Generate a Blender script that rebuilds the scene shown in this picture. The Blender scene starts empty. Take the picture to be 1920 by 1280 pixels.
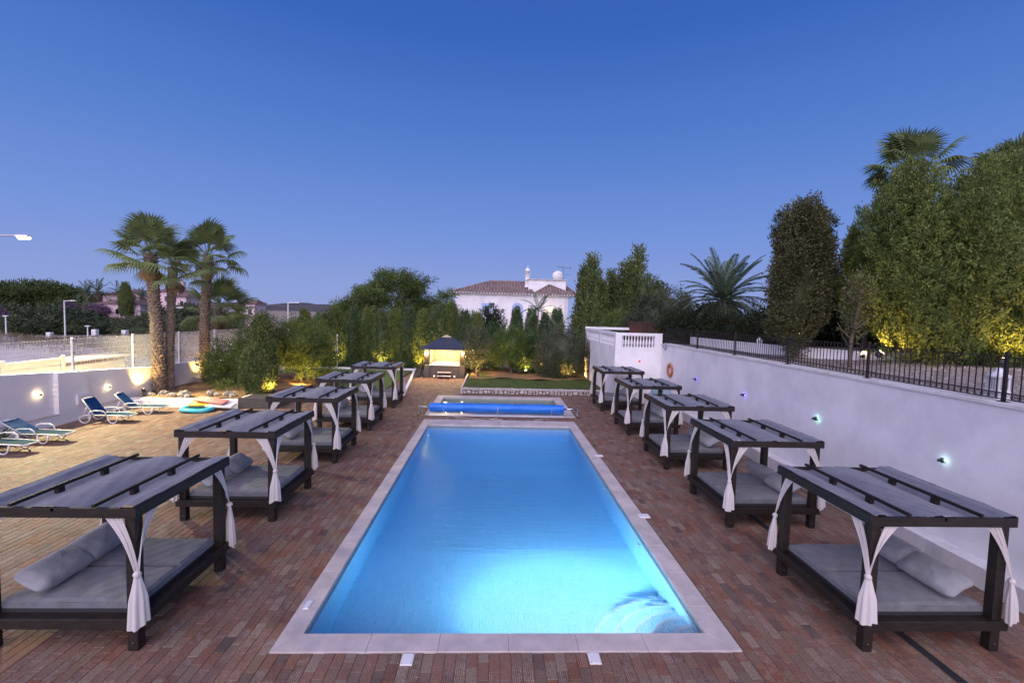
import bpy, math, random
import numpy as np
from math import sin, cos, pi, radians, sqrt
from mathutils import Matrix, Vector, Quaternion

# ---------------------------------------------------------------- camera, world, sun, exposure
SC = bpy.context.scene
COL = SC.collection
H = 4.9
PITCH, YAW, ROLL = radians(3.48), radians(2.284), radians(1.516)
fwd = Vector((sin(YAW) * cos(PITCH), cos(YAW) * cos(PITCH), -sin(PITCH)))
rgt = Vector((cos(YAW), -sin(YAW), 0))
upv = rgt.cross(fwd)
ra = rgt * cos(ROLL) + upv * sin(ROLL)
rb = -rgt * sin(ROLL) + upv * cos(ROLL)
cam_data = bpy.data.cameras.new('camera')
cam_data.sensor_width = 36
cam_data.lens = 16.0
cam_data.clip_start = 0.1
cam_data.clip_end = 6000
cam = bpy.data.objects.new('camera', cam_data)
COL.objects.link(cam)
cam.matrix_world = Matrix(((ra.x, rb.x, -fwd.x, 0), (ra.y, rb.y, -fwd.y, 0), (ra.z, rb.z, -fwd.z, H), (0, 0, 0, 1)))
SC.camera = cam
SC.view_settings.view_transform = 'Standard'
SC.view_settings.look = 'None'
SC.view_settings.exposure = 0.12
SC.view_settings.gamma = 1
SC.view_settings.use_curve_mapping = False
SC.cycles.max_bounces = 10
SC.cycles.transparent_max_bounces = 12
SC.cycles.use_denoising = True
SC.cycles.sample_clamp_indirect = 4
SC.cycles.caustics_reflective = False
SC.cycles.caustics_refractive = True

world = bpy.data.worlds.new('World')
SC.world = world
world.use_nodes = True
wn, wl = world.node_tree.nodes, world.node_tree.links
wn.clear()
w_out = wn.new('ShaderNodeOutputWorld')
w_bg = wn.new('ShaderNodeBackground')
w_tc = wn.new('ShaderNodeTexCoord')
w_sep = wn.new('ShaderNodeSeparateXYZ')
w_ramp = wn.new('ShaderNodeValToRGB')
wl.new(w_tc.outputs['Generated'], w_sep.inputs[0])
wl.new(w_sep.outputs['Z'], w_ramp.inputs[0])
# dusk sky: lavender at the horizon, deepening to a strong blue overhead
stops = [(0.0, (.275, .335, .63)), (.05, (.245, .325, .65)), (.16, (.165, .275, .65)), (.32, (.088, .20, .57)),
         (.50, (.040, .125, .46)), (.75, (.022, .075, .33)), (1.0, (.016, .055, .26))]
el = w_ramp.color_ramp.elements
el[0].position = stops[0][0]; el[0].color = (*stops[0][1], 1)
el[1].position = 1.0; el[1].color = (*stops[-1][1], 1)
for p, c in stops[1:-1]:
    e = el.new(p); e.color = (*c, 1)
# western afterglow (behind and to the left of the camera), a broad soft lobe
w_dot = wn.new('ShaderNodeVectorMath'); w_dot.operation = 'DOT_PRODUCT'
gd = Vector((-.45, -.86, .12)).normalized()
w_dot.inputs[1].default_value = gd
wl.new(w_tc.outputs['Generated'], w_dot.inputs[0])
w_mr = wn.new('ShaderNodeMapRange')
w_mr.inputs['From Min'].default_value = 0.0; w_mr.inputs['From Max'].default_value = 1.0
w_mr.interpolation_type = 'SMOOTHSTEP'
wl.new(w_dot.outputs['Value'], w_mr.inputs['Value'])
w_add = wn.new('ShaderNodeMix'); w_add.data_type = 'RGBA'; w_add.blend_type = 'ADD'
wl.new(w_mr.outputs[0], w_add.inputs['Factor'])
wl.new(w_ramp.outputs[0], w_add.inputs['A'])
w_add.inputs['B'].default_value = (.62, .42, .50, 1)
wl.new(w_add.outputs['Result'], w_bg.inputs['Color'])
w_bg.inputs['Strength'].default_value = 1.0
wl.new(w_bg.outputs[0], w_out.inputs[0])

sun_d = bpy.data.lights.new('afterglow_sun', 'SUN')
sun_d.energy = 2.7
sun_d.angle = radians(85)
sun_d.color = (1.0, .90, .99)
sun = bpy.data.objects.new('afterglow_sun', sun_d)
COL.objects.link(sun)
sun.rotation_euler = Vector((.14, .85, -.62)).to_track_quat('-Z', 'Y').to_euler()

rng = np.random.default_rng(7)
random.seed(7)

# ---------------------------------------------------------------- helpers
class MB:
    def __init__(s):
        s.v = []; s.f = []; s.m = []; s.n = 0
    def add(s, vs, fs, mi=0):
        b = s.n
        s.v.extend([tuple(map(float, p)) for p in vs]); s.n += len(vs)
        s.f.extend([tuple(i + b for i in f) for f in fs]); s.m.extend([mi] * len(fs))
        return s
    def box(s, x0, y0, z0, x1, y1, z1, mi=0):
        vs = [(x0, y0, z0), (x1, y0, z0), (x1, y1, z0), (x0, y1, z0), (x0, y0, z1), (x1, y0, z1), (x1, y1, z1), (x0, y1, z1)]
        return s.add(vs, [(3, 2, 1, 0), (4, 5, 6, 7), (0, 1, 5, 4), (1, 2, 6, 5), (2, 3, 7, 6), (3, 0, 4, 7)], mi)
    def cbox(s, x0, y0, z0, x1, y1, z1, c=.006, mi=0):
        # box with chamfered vertical and top edges
        a = []
        for (z, k) in ((z0, 0), (z1 - c, 0), (z1, c)):
            q = c + k
            x, y, X, Y = x0 + k, y0 + k, x1 - k, y1 - k
            cc = c
            a += [(x + cc, y, z), (X - cc, y, z), (X, y + cc, z), (X, Y - cc, z), (X - cc, Y, z), (x + cc, Y, z), (x, Y - cc, z), (x, y + cc, z)]
        fs = [tuple(reversed(range(8))), tuple(range(16, 24))]
        for r in (0, 8):
            for i in range(8):
                j = (i + 1) % 8
                fs.append((r + i, r + j, r + 8 + j, r + 8 + i))
        return s.add(a, fs, mi)
    def tube(s, pts, r, n=6, mi=0, cap=True):
        pts = [Vector(p) for p in pts]
        rs = r if isinstance(r, (list, tuple)) else [r] * len(pts)
        vs = []; up = Vector((0, 0, 1)); prev = None
        for i, p in enumerate(pts):
            t = (pts[min(i + 1, len(pts) - 1)] - pts[max(i - 1, 0)])
            if t.length < 1e-9: t = Vector((0, 0, 1))
            t.normalize()
            if prev is None:
                a = up if abs(t.z) < .9 else Vector((1, 0, 0))
                u = t.cross(a).normalized()
            else:
                u = (prev - t * prev.dot(t)).normalized()
            prev = u; w = t.cross(u)
            for k in range(n):
                an = 2 * pi * k / n
                vs.append(p + (u * cos(an) + w * sin(an)) * rs[i])
        fs = []
        for i in range(len(pts) - 1):
            for k in range(n):
                j = (k + 1) % n
                fs.append((i * n + k, i * n + j, (i + 1) * n + j, (i + 1) * n + k))
        if cap:
            fs.append(tuple(reversed(range(n)))); fs.append(tuple(range((len(pts) - 1) * n, len(pts) * n)))
        return s.add(vs, fs, mi)
    def lathe(s, prof, n=16, c=(0, 0, 0), mi=0, sx=1, sy=1):
        vs = []; fs = []
        for (r, z) in prof:
            for k in range(n):
                a = 2 * pi * k / n
                vs.append((c[0] + r * cos(a) * sx, c[1] + r * sin(a) * sy, c[2] + z))
        for i in range(len(prof) - 1):
            for k in range(n):
                j = (k + 1) % n
                fs.append((i * n + k, i * n + j, (i + 1) * n + j, (i + 1) * n + k))
        fs.append(tuple(reversed(range(n)))); fs.append(tuple(range((len(prof) - 1) * n, len(prof) * n)))
        return s.add(vs, fs, mi)
    def grid(s, fn, nu, nv, mi=0, closeu=False):
        vs = []; fs = []
        for j in range(nv + 1):
            for i in range(nu + (0 if closeu else 1)):
                vs.append(fn(i / nu, j / nv))
        w = nu if closeu else nu + 1
        for j in range(nv):
            for i in range(nu):
                i2 = (i + 1) % w
                fs.append((j * w + i, j * w + i2, (j + 1) * w + i2, (j + 1) * w + i))
        return s.add(vs, fs, mi)
    def mesh(s, name, mats, smooth=False):
        me = bpy.data.meshes.new(name)
        me.from_pydata(s.v, [], s.f)
        if not isinstance(mats, (list, tuple)): mats = [mats]
        for m in mats: me.materials.append(m)
        if len(mats) > 1: me.polygons.foreach_set('material_index', s.m)
        if smooth: me.polygons.foreach_set('use_smooth', [True] * len(me.polygons))
        me.update()
        return me

def obj(name, mb, mats, parent=None, loc=(0, 0, 0), rot=(0, 0, 0), smooth=False):
    me = mb.mesh(name, mats, smooth) if isinstance(mb, MB) else mb
    o = bpy.data.objects.new(name, me)
    COL.objects.link(o)
    o.location = loc; o.rotation_euler = rot
    if parent is not None: o.parent = parent
    return o
def empty(name, label, cat, loc=(0, 0, 0), rz=0, group=None):
    o = bpy.data.objects.new(name, None)
    COL.objects.link(o)
    o.empty_display_size = .1
    o.location = loc; o.rotation_euler = (0, 0, rz)
    return tag(o, label, cat, group)
def tag(o, label=None, cat=None, group=None, kind=None):
    if label: o['label'] = label
    if cat: o['category'] = cat
    if group: o['group'] = group
    if kind: o['kind'] = kind
    return o
def copy_tree(o, parent=None):
    c = o.copy(); COL.objects.link(c)
    if parent is not None: c.parent = parent
    for ch in list(o.children):
        copy_tree(ch, c)
    return c
def dup(o, loc, rz=0, label=None, scale=None, group=None):
    c = copy_tree(o)
    c.location = loc; c.rotation_euler = (0, 0, rz)
    if scale is not None: c.scale = scale if isinstance(scale, (tuple, list)) else (scale,) * 3
    if label: c['label'] = label
    if group: c['group'] = group
    return c

def mat(name, c, rough=.7, c2=None, scale=6, bump=0, bscale=None, metal=0, spec=.4, obj_coord=True, detail=6, stretch=None, mixmid=(.35, .65), trans=0, sheen=0, emis=None, estr=0):
    m = bpy.data.materials.new(name); m.use_nodes = True
    n, l = m.node_tree.nodes, m.node_tree.links
    b = n['Principled BSDF']
    b.inputs['Base Color'].default_value = (*c, 1)
    b.inputs['Roughness'].default_value = rough
    b.inputs['Metallic'].default_value = metal
    b.inputs['Specular IOR Level'].default_value = spec
    if sheen: b.inputs['Sheen Weight'].default_value = sheen
    if emis:
        b.inputs['Emission Color'].default_value = (*emis, 1); b.inputs['Emission Strength'].default_value = estr
    if c2 or bump:
        tc = n.new('ShaderNodeTexCoord')
        src = tc.outputs['Object']
        if stretch:
            mp = n.new('ShaderNodeMapping'); mp.inputs['Scale'].default_value = stretch
            l.new(src, mp.inputs[0]); src = mp.outputs[0]
    if c2:
        t = n.new('ShaderNodeTexNoise'); t.inputs['Scale'].default_value = scale; t.inputs['Detail'].default_value = detail
        t.inputs['Roughness'].default_value = .65
        l.new(src, t.inputs['Vector'])
        r = n.new('ShaderNodeValToRGB')
        r.color_ramp.elements[0].position = mixmid[0]; r.color_ramp.elements[0].color = (*c, 1)
        r.color_ramp.elements[1].position = mixmid[1]; r.color_ramp.elements[1].color = (*c2, 1)
        l.new(t.outputs['Fac'], r.inputs[0]); l.new(r.outputs[0], b.inputs['Base Color'])
    if bump:
        t2 = n.new('ShaderNodeTexNoise'); t2.inputs['Scale'].default_value = bscale or scale * 4; t2.inputs['Detail'].default_value = 5
        l.new(src, t2.inputs['Vector'])
        bp = n.new('ShaderNodeBump'); bp.inputs['Strength'].default_value = 1; bp.inputs['Distance'].default_value = bump
        l.new(t2.outputs['Fac'], bp.inputs['Height']); l.new(bp.outputs[0], b.inputs['Normal'])
    return m

def leafmat(name, c, c2, trans=.25, rough=.6):
    m = bpy.data.materials.new(name); m.use_nodes = True
    n, l = m.node_tree.nodes, m.node_tree.links
    b = n['Principled BSDF']
    b.inputs['Roughness'].default_value = rough; b.inputs['Specular IOR Level'].default_value = .25
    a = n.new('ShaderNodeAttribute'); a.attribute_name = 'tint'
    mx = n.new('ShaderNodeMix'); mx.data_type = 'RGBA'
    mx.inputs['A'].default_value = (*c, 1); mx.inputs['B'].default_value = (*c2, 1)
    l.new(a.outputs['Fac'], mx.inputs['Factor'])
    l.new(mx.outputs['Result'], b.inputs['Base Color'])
    tr = n.new('ShaderNodeBsdfTranslucent'); l.new(mx.outputs['Result'], tr.inputs['Color'])
    ms = n.new('ShaderNodeMixShader'); ms.inputs[0].default_value = trans
    l.new(b.outputs[0], ms.inputs[1]); l.new(tr.outputs[0], ms.inputs[2])
    l.new(ms.outputs[0], n['Material Output'].inputs[0])
    return m

# ---------------------------------------------------------------- materials
M = {}
M['plaster'] = mat('white_plaster', (.68, .68, .70), .85, (.85, .84, .85), .8, .004, 50, detail=12, mixmid=(.30, .60))
M['plaster_left'] = mat('white_plaster_left', (.80, .80, .81), .85, (.87, .86, .86), 1.1, .003, 50, detail=8)
M['plaster_stained'] = mat('stained_plaster', (.78, .77, .77), .85, (.62, .60, .58), 2.2, .004, 40, detail=9, stretch=(1, 1, .35))
M['blue_paint'] = mat('pale_blue_paint', (.32, .45, .70), .8, (.38, .50, .74), 3)
M['coping'] = mat('limestone_coping', (.41, .365, .355), .65, (.57, .51, .49), 1.6, .0015, 90, detail=9)
M['darkwood'] = mat('dark_stained_wood', (.008, .006, .005), .55, (.024, .016, .012), 5, .0015, 30, stretch=(1, 1, 6))
M['fabric_top'] = mat('grey_canopy_fabric', (.095, .105, .14), .9, (.140, .150, .185), 3, .006, 9, sheen=.2)
M['mattress'] = mat('grey_mattress_fabric', (.115, .12, .135), .92, (.16, .165, .18), 5, .010, 6, sheen=.2)
M['pillow'] = mat('grey_pillow_fabric', (.23, .235, .25), .92, (.29, .295, .31), 5, .012, 7, sheen=.2)
M['chrome'] = mat('brushed_steel', (.6, .6, .62), .3, metal=1)
M['dgrey'] = mat('dark_grey_metal', (.03, .03, .035), .5)
M['iron'] = mat('black_wrought_iron', (.018, .014, .016), .5, spec=.3)
M['whitemetal'] = mat('white_coated_metal', (.72, .72, .70), .5)
M['plastic'] = mat('white_moulded_plastic', (.74, .73, .71), .4)
M['sling'] = mat('blue_sling_fabric', (.006, .040, .14), .8, (.012, .055, .15), 3, spec=.1)
M['sling2'] = mat('faded_sling_fabric', (.015, .045, .075), .8, (.025, .06, .085), 3, spec=.05)
M['cream_wood'] = mat('cream_painted_boards', (.62, .55, .40), .7, (.7, .62, .47), 3, stretch=(1, .3, 3))
M['earth'] = mat('bare_earth', (.20, .115, .055), .95, (.31, .19, .09), 1.2, .02, 6, detail=10)
M['grass'] = mat('lawn_turf', (.060, .095, .020), .95, (.085, .125, .028), 1.5, .01, 80, detail=8)
M['green_turf'] = mat('artificial_turf', (.075, .125, .03), .95, (.11, .155, .045), .8, .006, 120)
M['terrain'] = mat('dry_field', (.22, .17, .12), .95, (.38, .32, .25), .05, .05, 2, detail=12)
M['hill'] = mat('scrub_hill', (.05, .05, .045), .95, (.12, .10, .10), .012, 0, detail=12)
M['gravelpale'] = mat('pale_gravel_road', (.42, .38, .36), .95, (.55, .50, .48), .6, .02, 10)
M['gravel'] = mat('garden_gravel', (.15, .125, .11), .95, (.34, .30, .28), 3, .02, 30, detail=10)
M['stone'] = mat('rubble_limestone', (.42, .38, .36), .9, (.58, .52, .48), 5, .01, 22, detail=9)
M['mortar'] = mat('dark_mortar', (.09, .075, .07), .95, (.14, .12, .11), 8)
M['rock'] = mat('field_rock', (.25, .22, .19), .9, (.42, .38, .33), 4, .02, 12, detail=9)
M['trunk'] = mat('brown_bark', (.075, .055, .042), .95, (.15, .115, .085), 4, .02, 12, stretch=(1, 1, .3))
M['palmtrunk'] = mat('palm_leaf_base', (.11, .085, .062), .95, (.27, .22, .17), 6, .01, 20)
M['rust'] = mat('rusty_screen', (.025, .018, .02), .8, (.09, .035, .022), .6)
M['rooftile'] = mat('clay_roof_tile', (.17, .115, .10), .85, (.33, .26, .24), 1.6, .01, 14, detail=9)
M['pinkwall'] = mat('pink_render', (.62, .46, .50), .85, (.7, .52, .55), .5)
M['rooffar'] = mat('far_clay_roof', (.13, .08, .08), .9, (.19, .12, .11), .7)
M['glassdark'] = mat('dark_window_glass', (.012, .012, .016), .12, spec=.6)
M['woodbrown'] = mat('varnished_door_wood', (.22, .10, .045), .6, (.3, .15, .07), 3, stretch=(6, 6, .5))
M['tub'] = mat('grey_tub_cladding', (.055, .05, .048), .6, (.085, .078, .072), 3, stretch=(14, 14, .5))
M['tubwall'] = mat('beige_blind', (.50, .40, .26), .8)
M['tubcover'] = mat('tub_shell', (.80, .76, .70), .35)
M['tubroof'] = mat('blue_grey_roof_sheet', (.050, .058, .085), .45)
M['orange'] = mat('faded_orange_ring', (.42, .13, .05), .6, (.5, .2, .09), 6)
M['bubble'] = mat('blue_bubble_cover', (.010, .14, .58), .35, (.02, .19, .66), 2, .004, 90)
M['teal'] = mat('teal_vinyl', (.02, .36, .42), .25, (.10, .5, .55), 3)
M['yellowv'] = mat('yellow_vinyl', (.65, .40, .03), .35)
M['pinkv'] = mat('pink_vinyl', (.55, .16, .17), .4, (.6, .3, .2), 3)
M['whitev'] = mat('white_vinyl', (.7, .7, .72), .35)
M['palebluev'] = mat('pale_blue_vinyl', (.22, .36, .45), .4, (.3, .45, .5), 4)
M['rope'] = mat('pale_rope', (.55, .52, .5), .8)
M['pooltile_band'] = None
M['woodscreen'] = mat('slatted_screen_wood', (.30, .17, .08), .8, (.38, .23, .11), 2)
M['lamp_warm'] = mat('warm_lens', (1, .7, .3), .4, emis=(1, .62, .22), estr=40)
M['lamp_soft'] = mat('warm_diffuser', (1, .8, .5), .4, emis=(1, .82, .5), estr=1.6)
M['lamp_blue'] = mat('blue_led_lens', (.3, .3, 1), .4, emis=(.12, .12, 1), estr=5)
M['lamp_white'] = mat('cool_led_lens', (.8, 1, 1), .4, emis=(.65, .95, .85), estr=5)
M['lamp_red'] = mat('red_led_lens', (1, .1, .1), .4, emis=(1, .03, .03), estr=2)
M['lamp_street'] = mat('street_lamp_lens', (1, .95, .8), .4, emis=(1, .90, .68), estr=90)
M['pool_lens'] = mat('pool_lamp_lens', (.8, .9, 1), .4, emis=(.7, .88, 1), estr=20)

# curtain cloth: thin, lets some light through
m = bpy.data.materials.new('white_voile'); m.use_nodes = True
n, l = m.node_tree.nodes, m.node_tree.links
b = n['Principled BSDF']; b.inputs['Base Color'].default_value = (.80, .76, .74, 1); b.inputs['Roughness'].default_value = .9
tr = n.new('ShaderNodeBsdfTranslucent'); tr.inputs['Color'].default_value = (.8, .76, .72, 1)
ms = n.new('ShaderNodeMixShader'); ms.inputs[0].default_value = .35
l.new(b.outputs[0], ms.inputs[1]); l.new(tr.outputs[0], ms.inputs[2]); l.new(ms.outputs[0], n['Material Output'].inputs[0])
M['voile'] = m

# brick paving: colour per brick from the stored tone, grooves along its length
m = bpy.data.materials.new('worn_clay_brick'); m.use_nodes = True
n, l = m.node_tree.nodes, m.node_tree.links
b = n['Principled BSDF']; b.inputs['Roughness'].default_value = .72; b.inputs['Specular IOR Level'].default_value = .35
at = n.new('ShaderNodeAttribute'); at.attribute_name = 'tone'
r1 = n.new('ShaderNodeValToRGB'); r1.color_ramp.interpolation = 'LINEAR'
cols = [(0, (.080, .058, .050)), (.10, (.13, .060, .040)), (.30, (.180, .085, .052)), (.5, (.215, .082, .046)), (.66, (.20, .115, .070)), (.84, (.150, .096, .066)), (1, (.27, .20, .14))]
r1.color_ramp.elements[0].color = (*cols[0][1], 1); r1.color_ramp.elements[1].color = (*cols[-1][1], 1)
for p, c in cols[1:-1]:
    e = r1.color_ramp.elements.new(p); e.color = (*c, 1)
l.new(at.outputs['Fac'], r1.inputs[0])
geo = n.new('ShaderNodeNewGeometry')
nz = n.new('ShaderNodeTexNoise'); nz.inputs['Scale'].default_value = 1.1; nz.inputs['Detail'].default_value = 12; nz.inputs['Roughness'].default_value = .7
l.new(geo.outputs['Position'], nz.inputs['Vector'])
nr = n.new('ShaderNodeMapRange'); nr.inputs['From Min'].default_value = .38; nr.inputs['From Max'].default_value = .68
l.new(nz.outputs['Fac'], nr.inputs['Value'])
mxw = n.new('ShaderNodeMix'); mxw.data_type = 'RGBA'; mxw.inputs['B'].default_value = (.22, .165, .130, 1)
mmul = n.new('ShaderNodeMath'); mmul.operation = 'MULTIPLY'; mmul.inputs[1].default_value = .75
l.new(nr.outputs[0], mmul.inputs[0]); l.new(mmul.outputs[0], mxw.inputs['Factor']); l.new(r1.outputs[0], mxw.inputs['A'])
uv = n.new('ShaderNodeUVMap'); uv.uv_map = 'UVMap'
sp = n.new('ShaderNodeSeparateXYZ'); l.new(uv.outputs[0], sp.inputs[0])
mu = n.new('ShaderNodeMath'); mu.operation = 'MULTIPLY'; mu.inputs[1].default_value = 2 * pi * 5
l.new(sp.outputs['X'], mu.inputs[0])
sn = n.new('ShaderNodeMath'); sn.operation = 'SINE'; l.new(mu.outputs[0], sn.inputs[0])
sc_ = n.new('ShaderNodeMapRange'); sc_.inputs['From Min'].default_value = .2; sc_.inputs['From Max'].default_value = .85
l.new(sn.outputs[0], sc_.inputs['Value'])
# which bricks show their ribs: fractional part of tone*7 above a threshold, broken up by noise
fr = n.new('ShaderNodeMath'); fr.operation = 'MULTIPLY'; fr.inputs[1].default_value = 7.31; l.new(at.outputs['Fac'], fr.inputs[0])
fr2 = n.new('ShaderNodeMath'); fr2.operation = 'FRACT'; l.new(fr.outputs[0], fr2.inputs[0])
gt = n.new('ShaderNodeMapRange'); gt.inputs['From Min'].default_value = .45; gt.inputs['From Max'].default_value = .8; l.new(fr2.outputs[0], gt.inputs['Value'])
nz2 = n.new('ShaderNodeTexNoise'); nz2.inputs['Scale'].default_value = 9; nz2.inputs['Detail'].default_value = 6; l.new(geo.outputs['Position'], nz2.inputs['Vector'])
n2r = n.new('ShaderNodeMapRange'); n2r.inputs['From Min'].default_value = .42; n2r.inputs['From Max'].default_value = .6; l.new(nz2.outputs['Fac'], n2r.inputs['Value'])
g1 = n.new('ShaderNodeMath'); g1.operation = 'MULTIPLY'; l.new(sc_.outputs[0], g1.inputs[0]); l.new(gt.outputs[0], g1.inputs[1])
g2 = n.new('ShaderNodeMath'); g2.operation = 'MULTIPLY'; l.new(g1.outputs[0], g2.inputs[0]); l.new(n2r.outputs[0], g2.inputs[1])
g3 = n.new('ShaderNodeMath'); g3.operation = 'MULTIPLY'; g3.inputs[1].default_value = .95; l.new(g2.outputs[0], g3.inputs[0])
mxg = n.new('ShaderNodeMix'); mxg.data_type = 'RGBA'; mxg.inputs['B'].default_value = (.36, .30, .27, 1)
l.new(g3.outputs[0], mxg.inputs['Factor']); l.new(mxw.outputs['Result'], mxg.inputs['A'])
nz3 = n.new('ShaderNodeTexNoise'); nz3.inputs['Scale'].default_value = 45; nz3.inputs['Detail'].default_value = 4; l.new(geo.outputs['Position'], nz3.inputs['Vector'])
mm = n.new('ShaderNodeMapRange'); mm.inputs['From Min'].default_value = .3; mm.inputs['From Max'].default_value = .7; mm.inputs['To Min'].default_value = .58; mm.inputs['To Max'].default_value = 1.3
l.new(nz3.outputs['Fac'], mm.inputs['Value'])
mv = n.new('ShaderNodeVectorMath'); mv.operation = 'SCALE'; l.new(mxg.outputs['Result'], mv.inputs[0]); l.new(mm.outputs[0], mv.inputs['Scale'])
l.new(mv.outputs[0], b.inputs['Base Color'])
bp = n.new('ShaderNodeBump'); bp.inputs['Distance'].default_value = .003; bp.inputs['Strength'].default_value = .8
hs = n.new('ShaderNodeMath'); hs.operation = 'ADD'; l.new(g1.outputs[0], hs.inputs[0]); l.new(nz3.outputs['Fac'], hs.inputs[1])
l.new(hs.outputs[0], bp.inputs['Height']); l.new(bp.outputs[0], b.inputs['Normal'])
M['brick'] = m

# mosaic pool lining
def mosaic(name, c, c2, grout, size=.028):
    m = bpy.data.materials.new(name); m.use_nodes = True
    n, l = m.node_tree.nodes, m.node_tree.links
    b = n['Principled BSDF']; b.inputs['Roughness'].default_value = .35
    tc = n.new('ShaderNodeTexCoord')
    vm = n.new('ShaderNodeVectorMath'); vm.operation = 'SCALE'; vm.inputs['Scale'].default_value = 1 / size
    l.new(tc.outputs['Object'], vm.inputs[0])
    fl = n.new('ShaderNodeVectorMath'); fl.operation = 'FLOOR'; l.new(vm.outputs[0], fl.inputs[0])
    wn_ = n.new('ShaderNodeTexWhiteNoise'); l.new(fl.outputs[0], wn_.inputs['Vector'])
    mx = n.new('ShaderNodeMix'); mx.data_type = 'RGBA'; mx.inputs['A'].default_value = (*c, 1); mx.inputs['B'].default_value = (*c2, 1)
    l.new(wn_.outputs['Value'], mx.inputs['Factor'])
    fc = n.new('ShaderNodeVectorMath'); fc.operation = 'FRACTION'; l.new(vm.outputs[0], fc.inputs[0])
    s3 = n.new('ShaderNodeSeparateXYZ'); l.new(fc.outputs[0], s3.inputs[0])
    g = n.new('ShaderNodeNewGeometry'); s4 = n.new('ShaderNodeSeparateXYZ'); l.new(g.outputs['True Normal'], s4.inputs[0])
    tot = None
    for ax in 'XYZ':
        c_ = n.new('ShaderNodeMath'); c_.operation = 'LESS_THAN'; c_.inputs[1].default_value = .17; l.new(s3.outputs[ax], c_.inputs[0])
        ab = n.new('ShaderNodeMath'); ab.operation = 'ABSOLUTE'; l.new(s4.outputs[ax], ab.inputs[0])
        lt = n.new('ShaderNodeMath'); lt.operation = 'LESS_THAN'; lt.inputs[1].default_value = .6; l.new(ab.outputs[0], lt.inputs[0])
        ml = n.new('ShaderNodeMath'); ml.operation = 'MULTIPLY'; l.new(c_.outputs[0], ml.inputs[0]); l.new(lt.outputs[0], ml.inputs[1])
        if tot is None: tot = ml
        else:
            a = n.new('ShaderNodeMath'); a.operation = 'MAXIMUM'; l.new(tot.outputs[0], a.inputs[0]); l.new(ml.outputs[0], a.inputs[1]); tot = a
    mg = n.new('ShaderNodeMix'); mg.data_type = 'RGBA'; mg.inputs['B'].default_value = (*grout, 1)
    l.new(tot.outputs[0], mg.inputs['Factor']); l.new(mx.outputs['Result'], mg.inputs['A'])
    l.new(mg.outputs['Result'], b.inputs['Base Color'])
    return m
M['mosaic'] = mosaic('blue_mosaic_lining', (.22, .50, .68), (.38, .62, .78), (.70, .80, .86), .06)
M['mosaic_line'] = mosaic('grey_green_waterline_mosaic', (.16, .22, .22), (.30, .38, .36), (.08, .10, .11), .03)
M['mosaic_grey'] = mosaic('grey_green_mosaic', (.22, .30, .27), (.34, .42, .37), (.2, .24, .22), .03)

def watermat(name, absorb, dens, bumpd=.02, bs=(1.5, 6, 1)):
    m = bpy.data.materials.new(name); m.use_nodes = True
    n, l = m.node_tree.nodes, m.node_tree.links
    for x in list(n):
        if x.type != 'OUTPUT_MATERIAL': n.remove(x)
    g = n.new('ShaderNodeBsdfGlass'); g.inputs['IOR'].default_value = 1.33; g.inputs['Roughness'].default_value = 0.0
    tc = n.new('ShaderNodeTexCoord'); mp = n.new('ShaderNodeMapping'); mp.inputs['Scale'].default_value = bs
    l.new(tc.outputs['Object'], mp.inputs[0])
    t = n.new('ShaderNodeTexNoise'); t.inputs['Scale'].default_value = 1.3; t.inputs['Detail'].default_value = 5; t.inputs['Distortion'].default_value = .6; l.new(mp.outputs[0], t.inputs['Vector'])
    bp = n.new('ShaderNodeBump'); bp.inputs['Distance'].default_value = bumpd; bp.inputs['Strength'].default_value = 1
    l.new(t.outputs['Fac'], bp.inputs['Height']); l.new(bp.outputs[0], g.inputs['Normal'])
    va = n.new('ShaderNodeVolumeAbsorption'); va.inputs['Color'].default_value = (*absorb, 1); va.inputs['Density'].default_value = dens
    o = n['Material Output']
    l.new(g.outputs[0], o.inputs['Surface']); l.new(va.outputs[0], o.inputs['Volume'])
    return m
M['water'] = watermat('pool_water', (.030, .70, .97), .30, .024)
M['water2'] = watermat('shallow_pool_water', (.35, .75, .75), .35, .006)

# ---------------------------------------------------------------- structure: ground, terrace, pools
def terrain_h(x, y):
    z = -.55 + 0 * x
    z = z + .12 * np.sin(x * .11 + y * .07) + .08 * np.sin(x * .23 - y * .19)
    d = np.clip((y - 70) / 60, 0, 1); z = z + d * 1.1 * np.clip((-x - 30) / 30, 0, 1)
    # pale spoil mounds beyond the fence
    z = z + 2.0 * np.exp(-(((x + 62) / 10) ** 2 + ((y - 52) / 7) ** 2)) + 1.2 * np.exp(-(((x + 44) / 9) ** 2 + ((y - 47) / 5) ** 2))
    z = z + 1.3 * np.exp(-(((x + 42) / 14) ** 2 + ((y - 66) / 5) ** 2))
    return z
gx = np.concatenate([np.linspace(-1800, -140, 14), np.linspace(-130, -18, 90), np.linspace(-16, 40, 20), np.linspace(50, 1800, 14)])
gy = np.concatenate([np.linspace(-600, -10, 8), np.linspace(0, 140, 110), np.linspace(150, 3000, 24)])
X, Y = np.meshgrid(gx, gy)
Z = terrain_h(X, Y)
nx, ny = len(gx), len(gy)
inner = (X > -17.5) & (X < 30) & (Y < 45)
Z[inner] = -2.6
vs = np.stack([X.ravel(), Y.ravel(), Z.ravel()], 1)
fs = [(j * nx + i, j * nx + i + 1, (j + 1) * nx + i + 1, (j + 1) * nx + i) for j in range(ny - 1) for i in range(nx - 1)]
mb = MB(); mb.add(vs.tolist(), fs)
tag(obj('ground', mb, M['terrain'], smooth=True), kind='structure')
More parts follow.
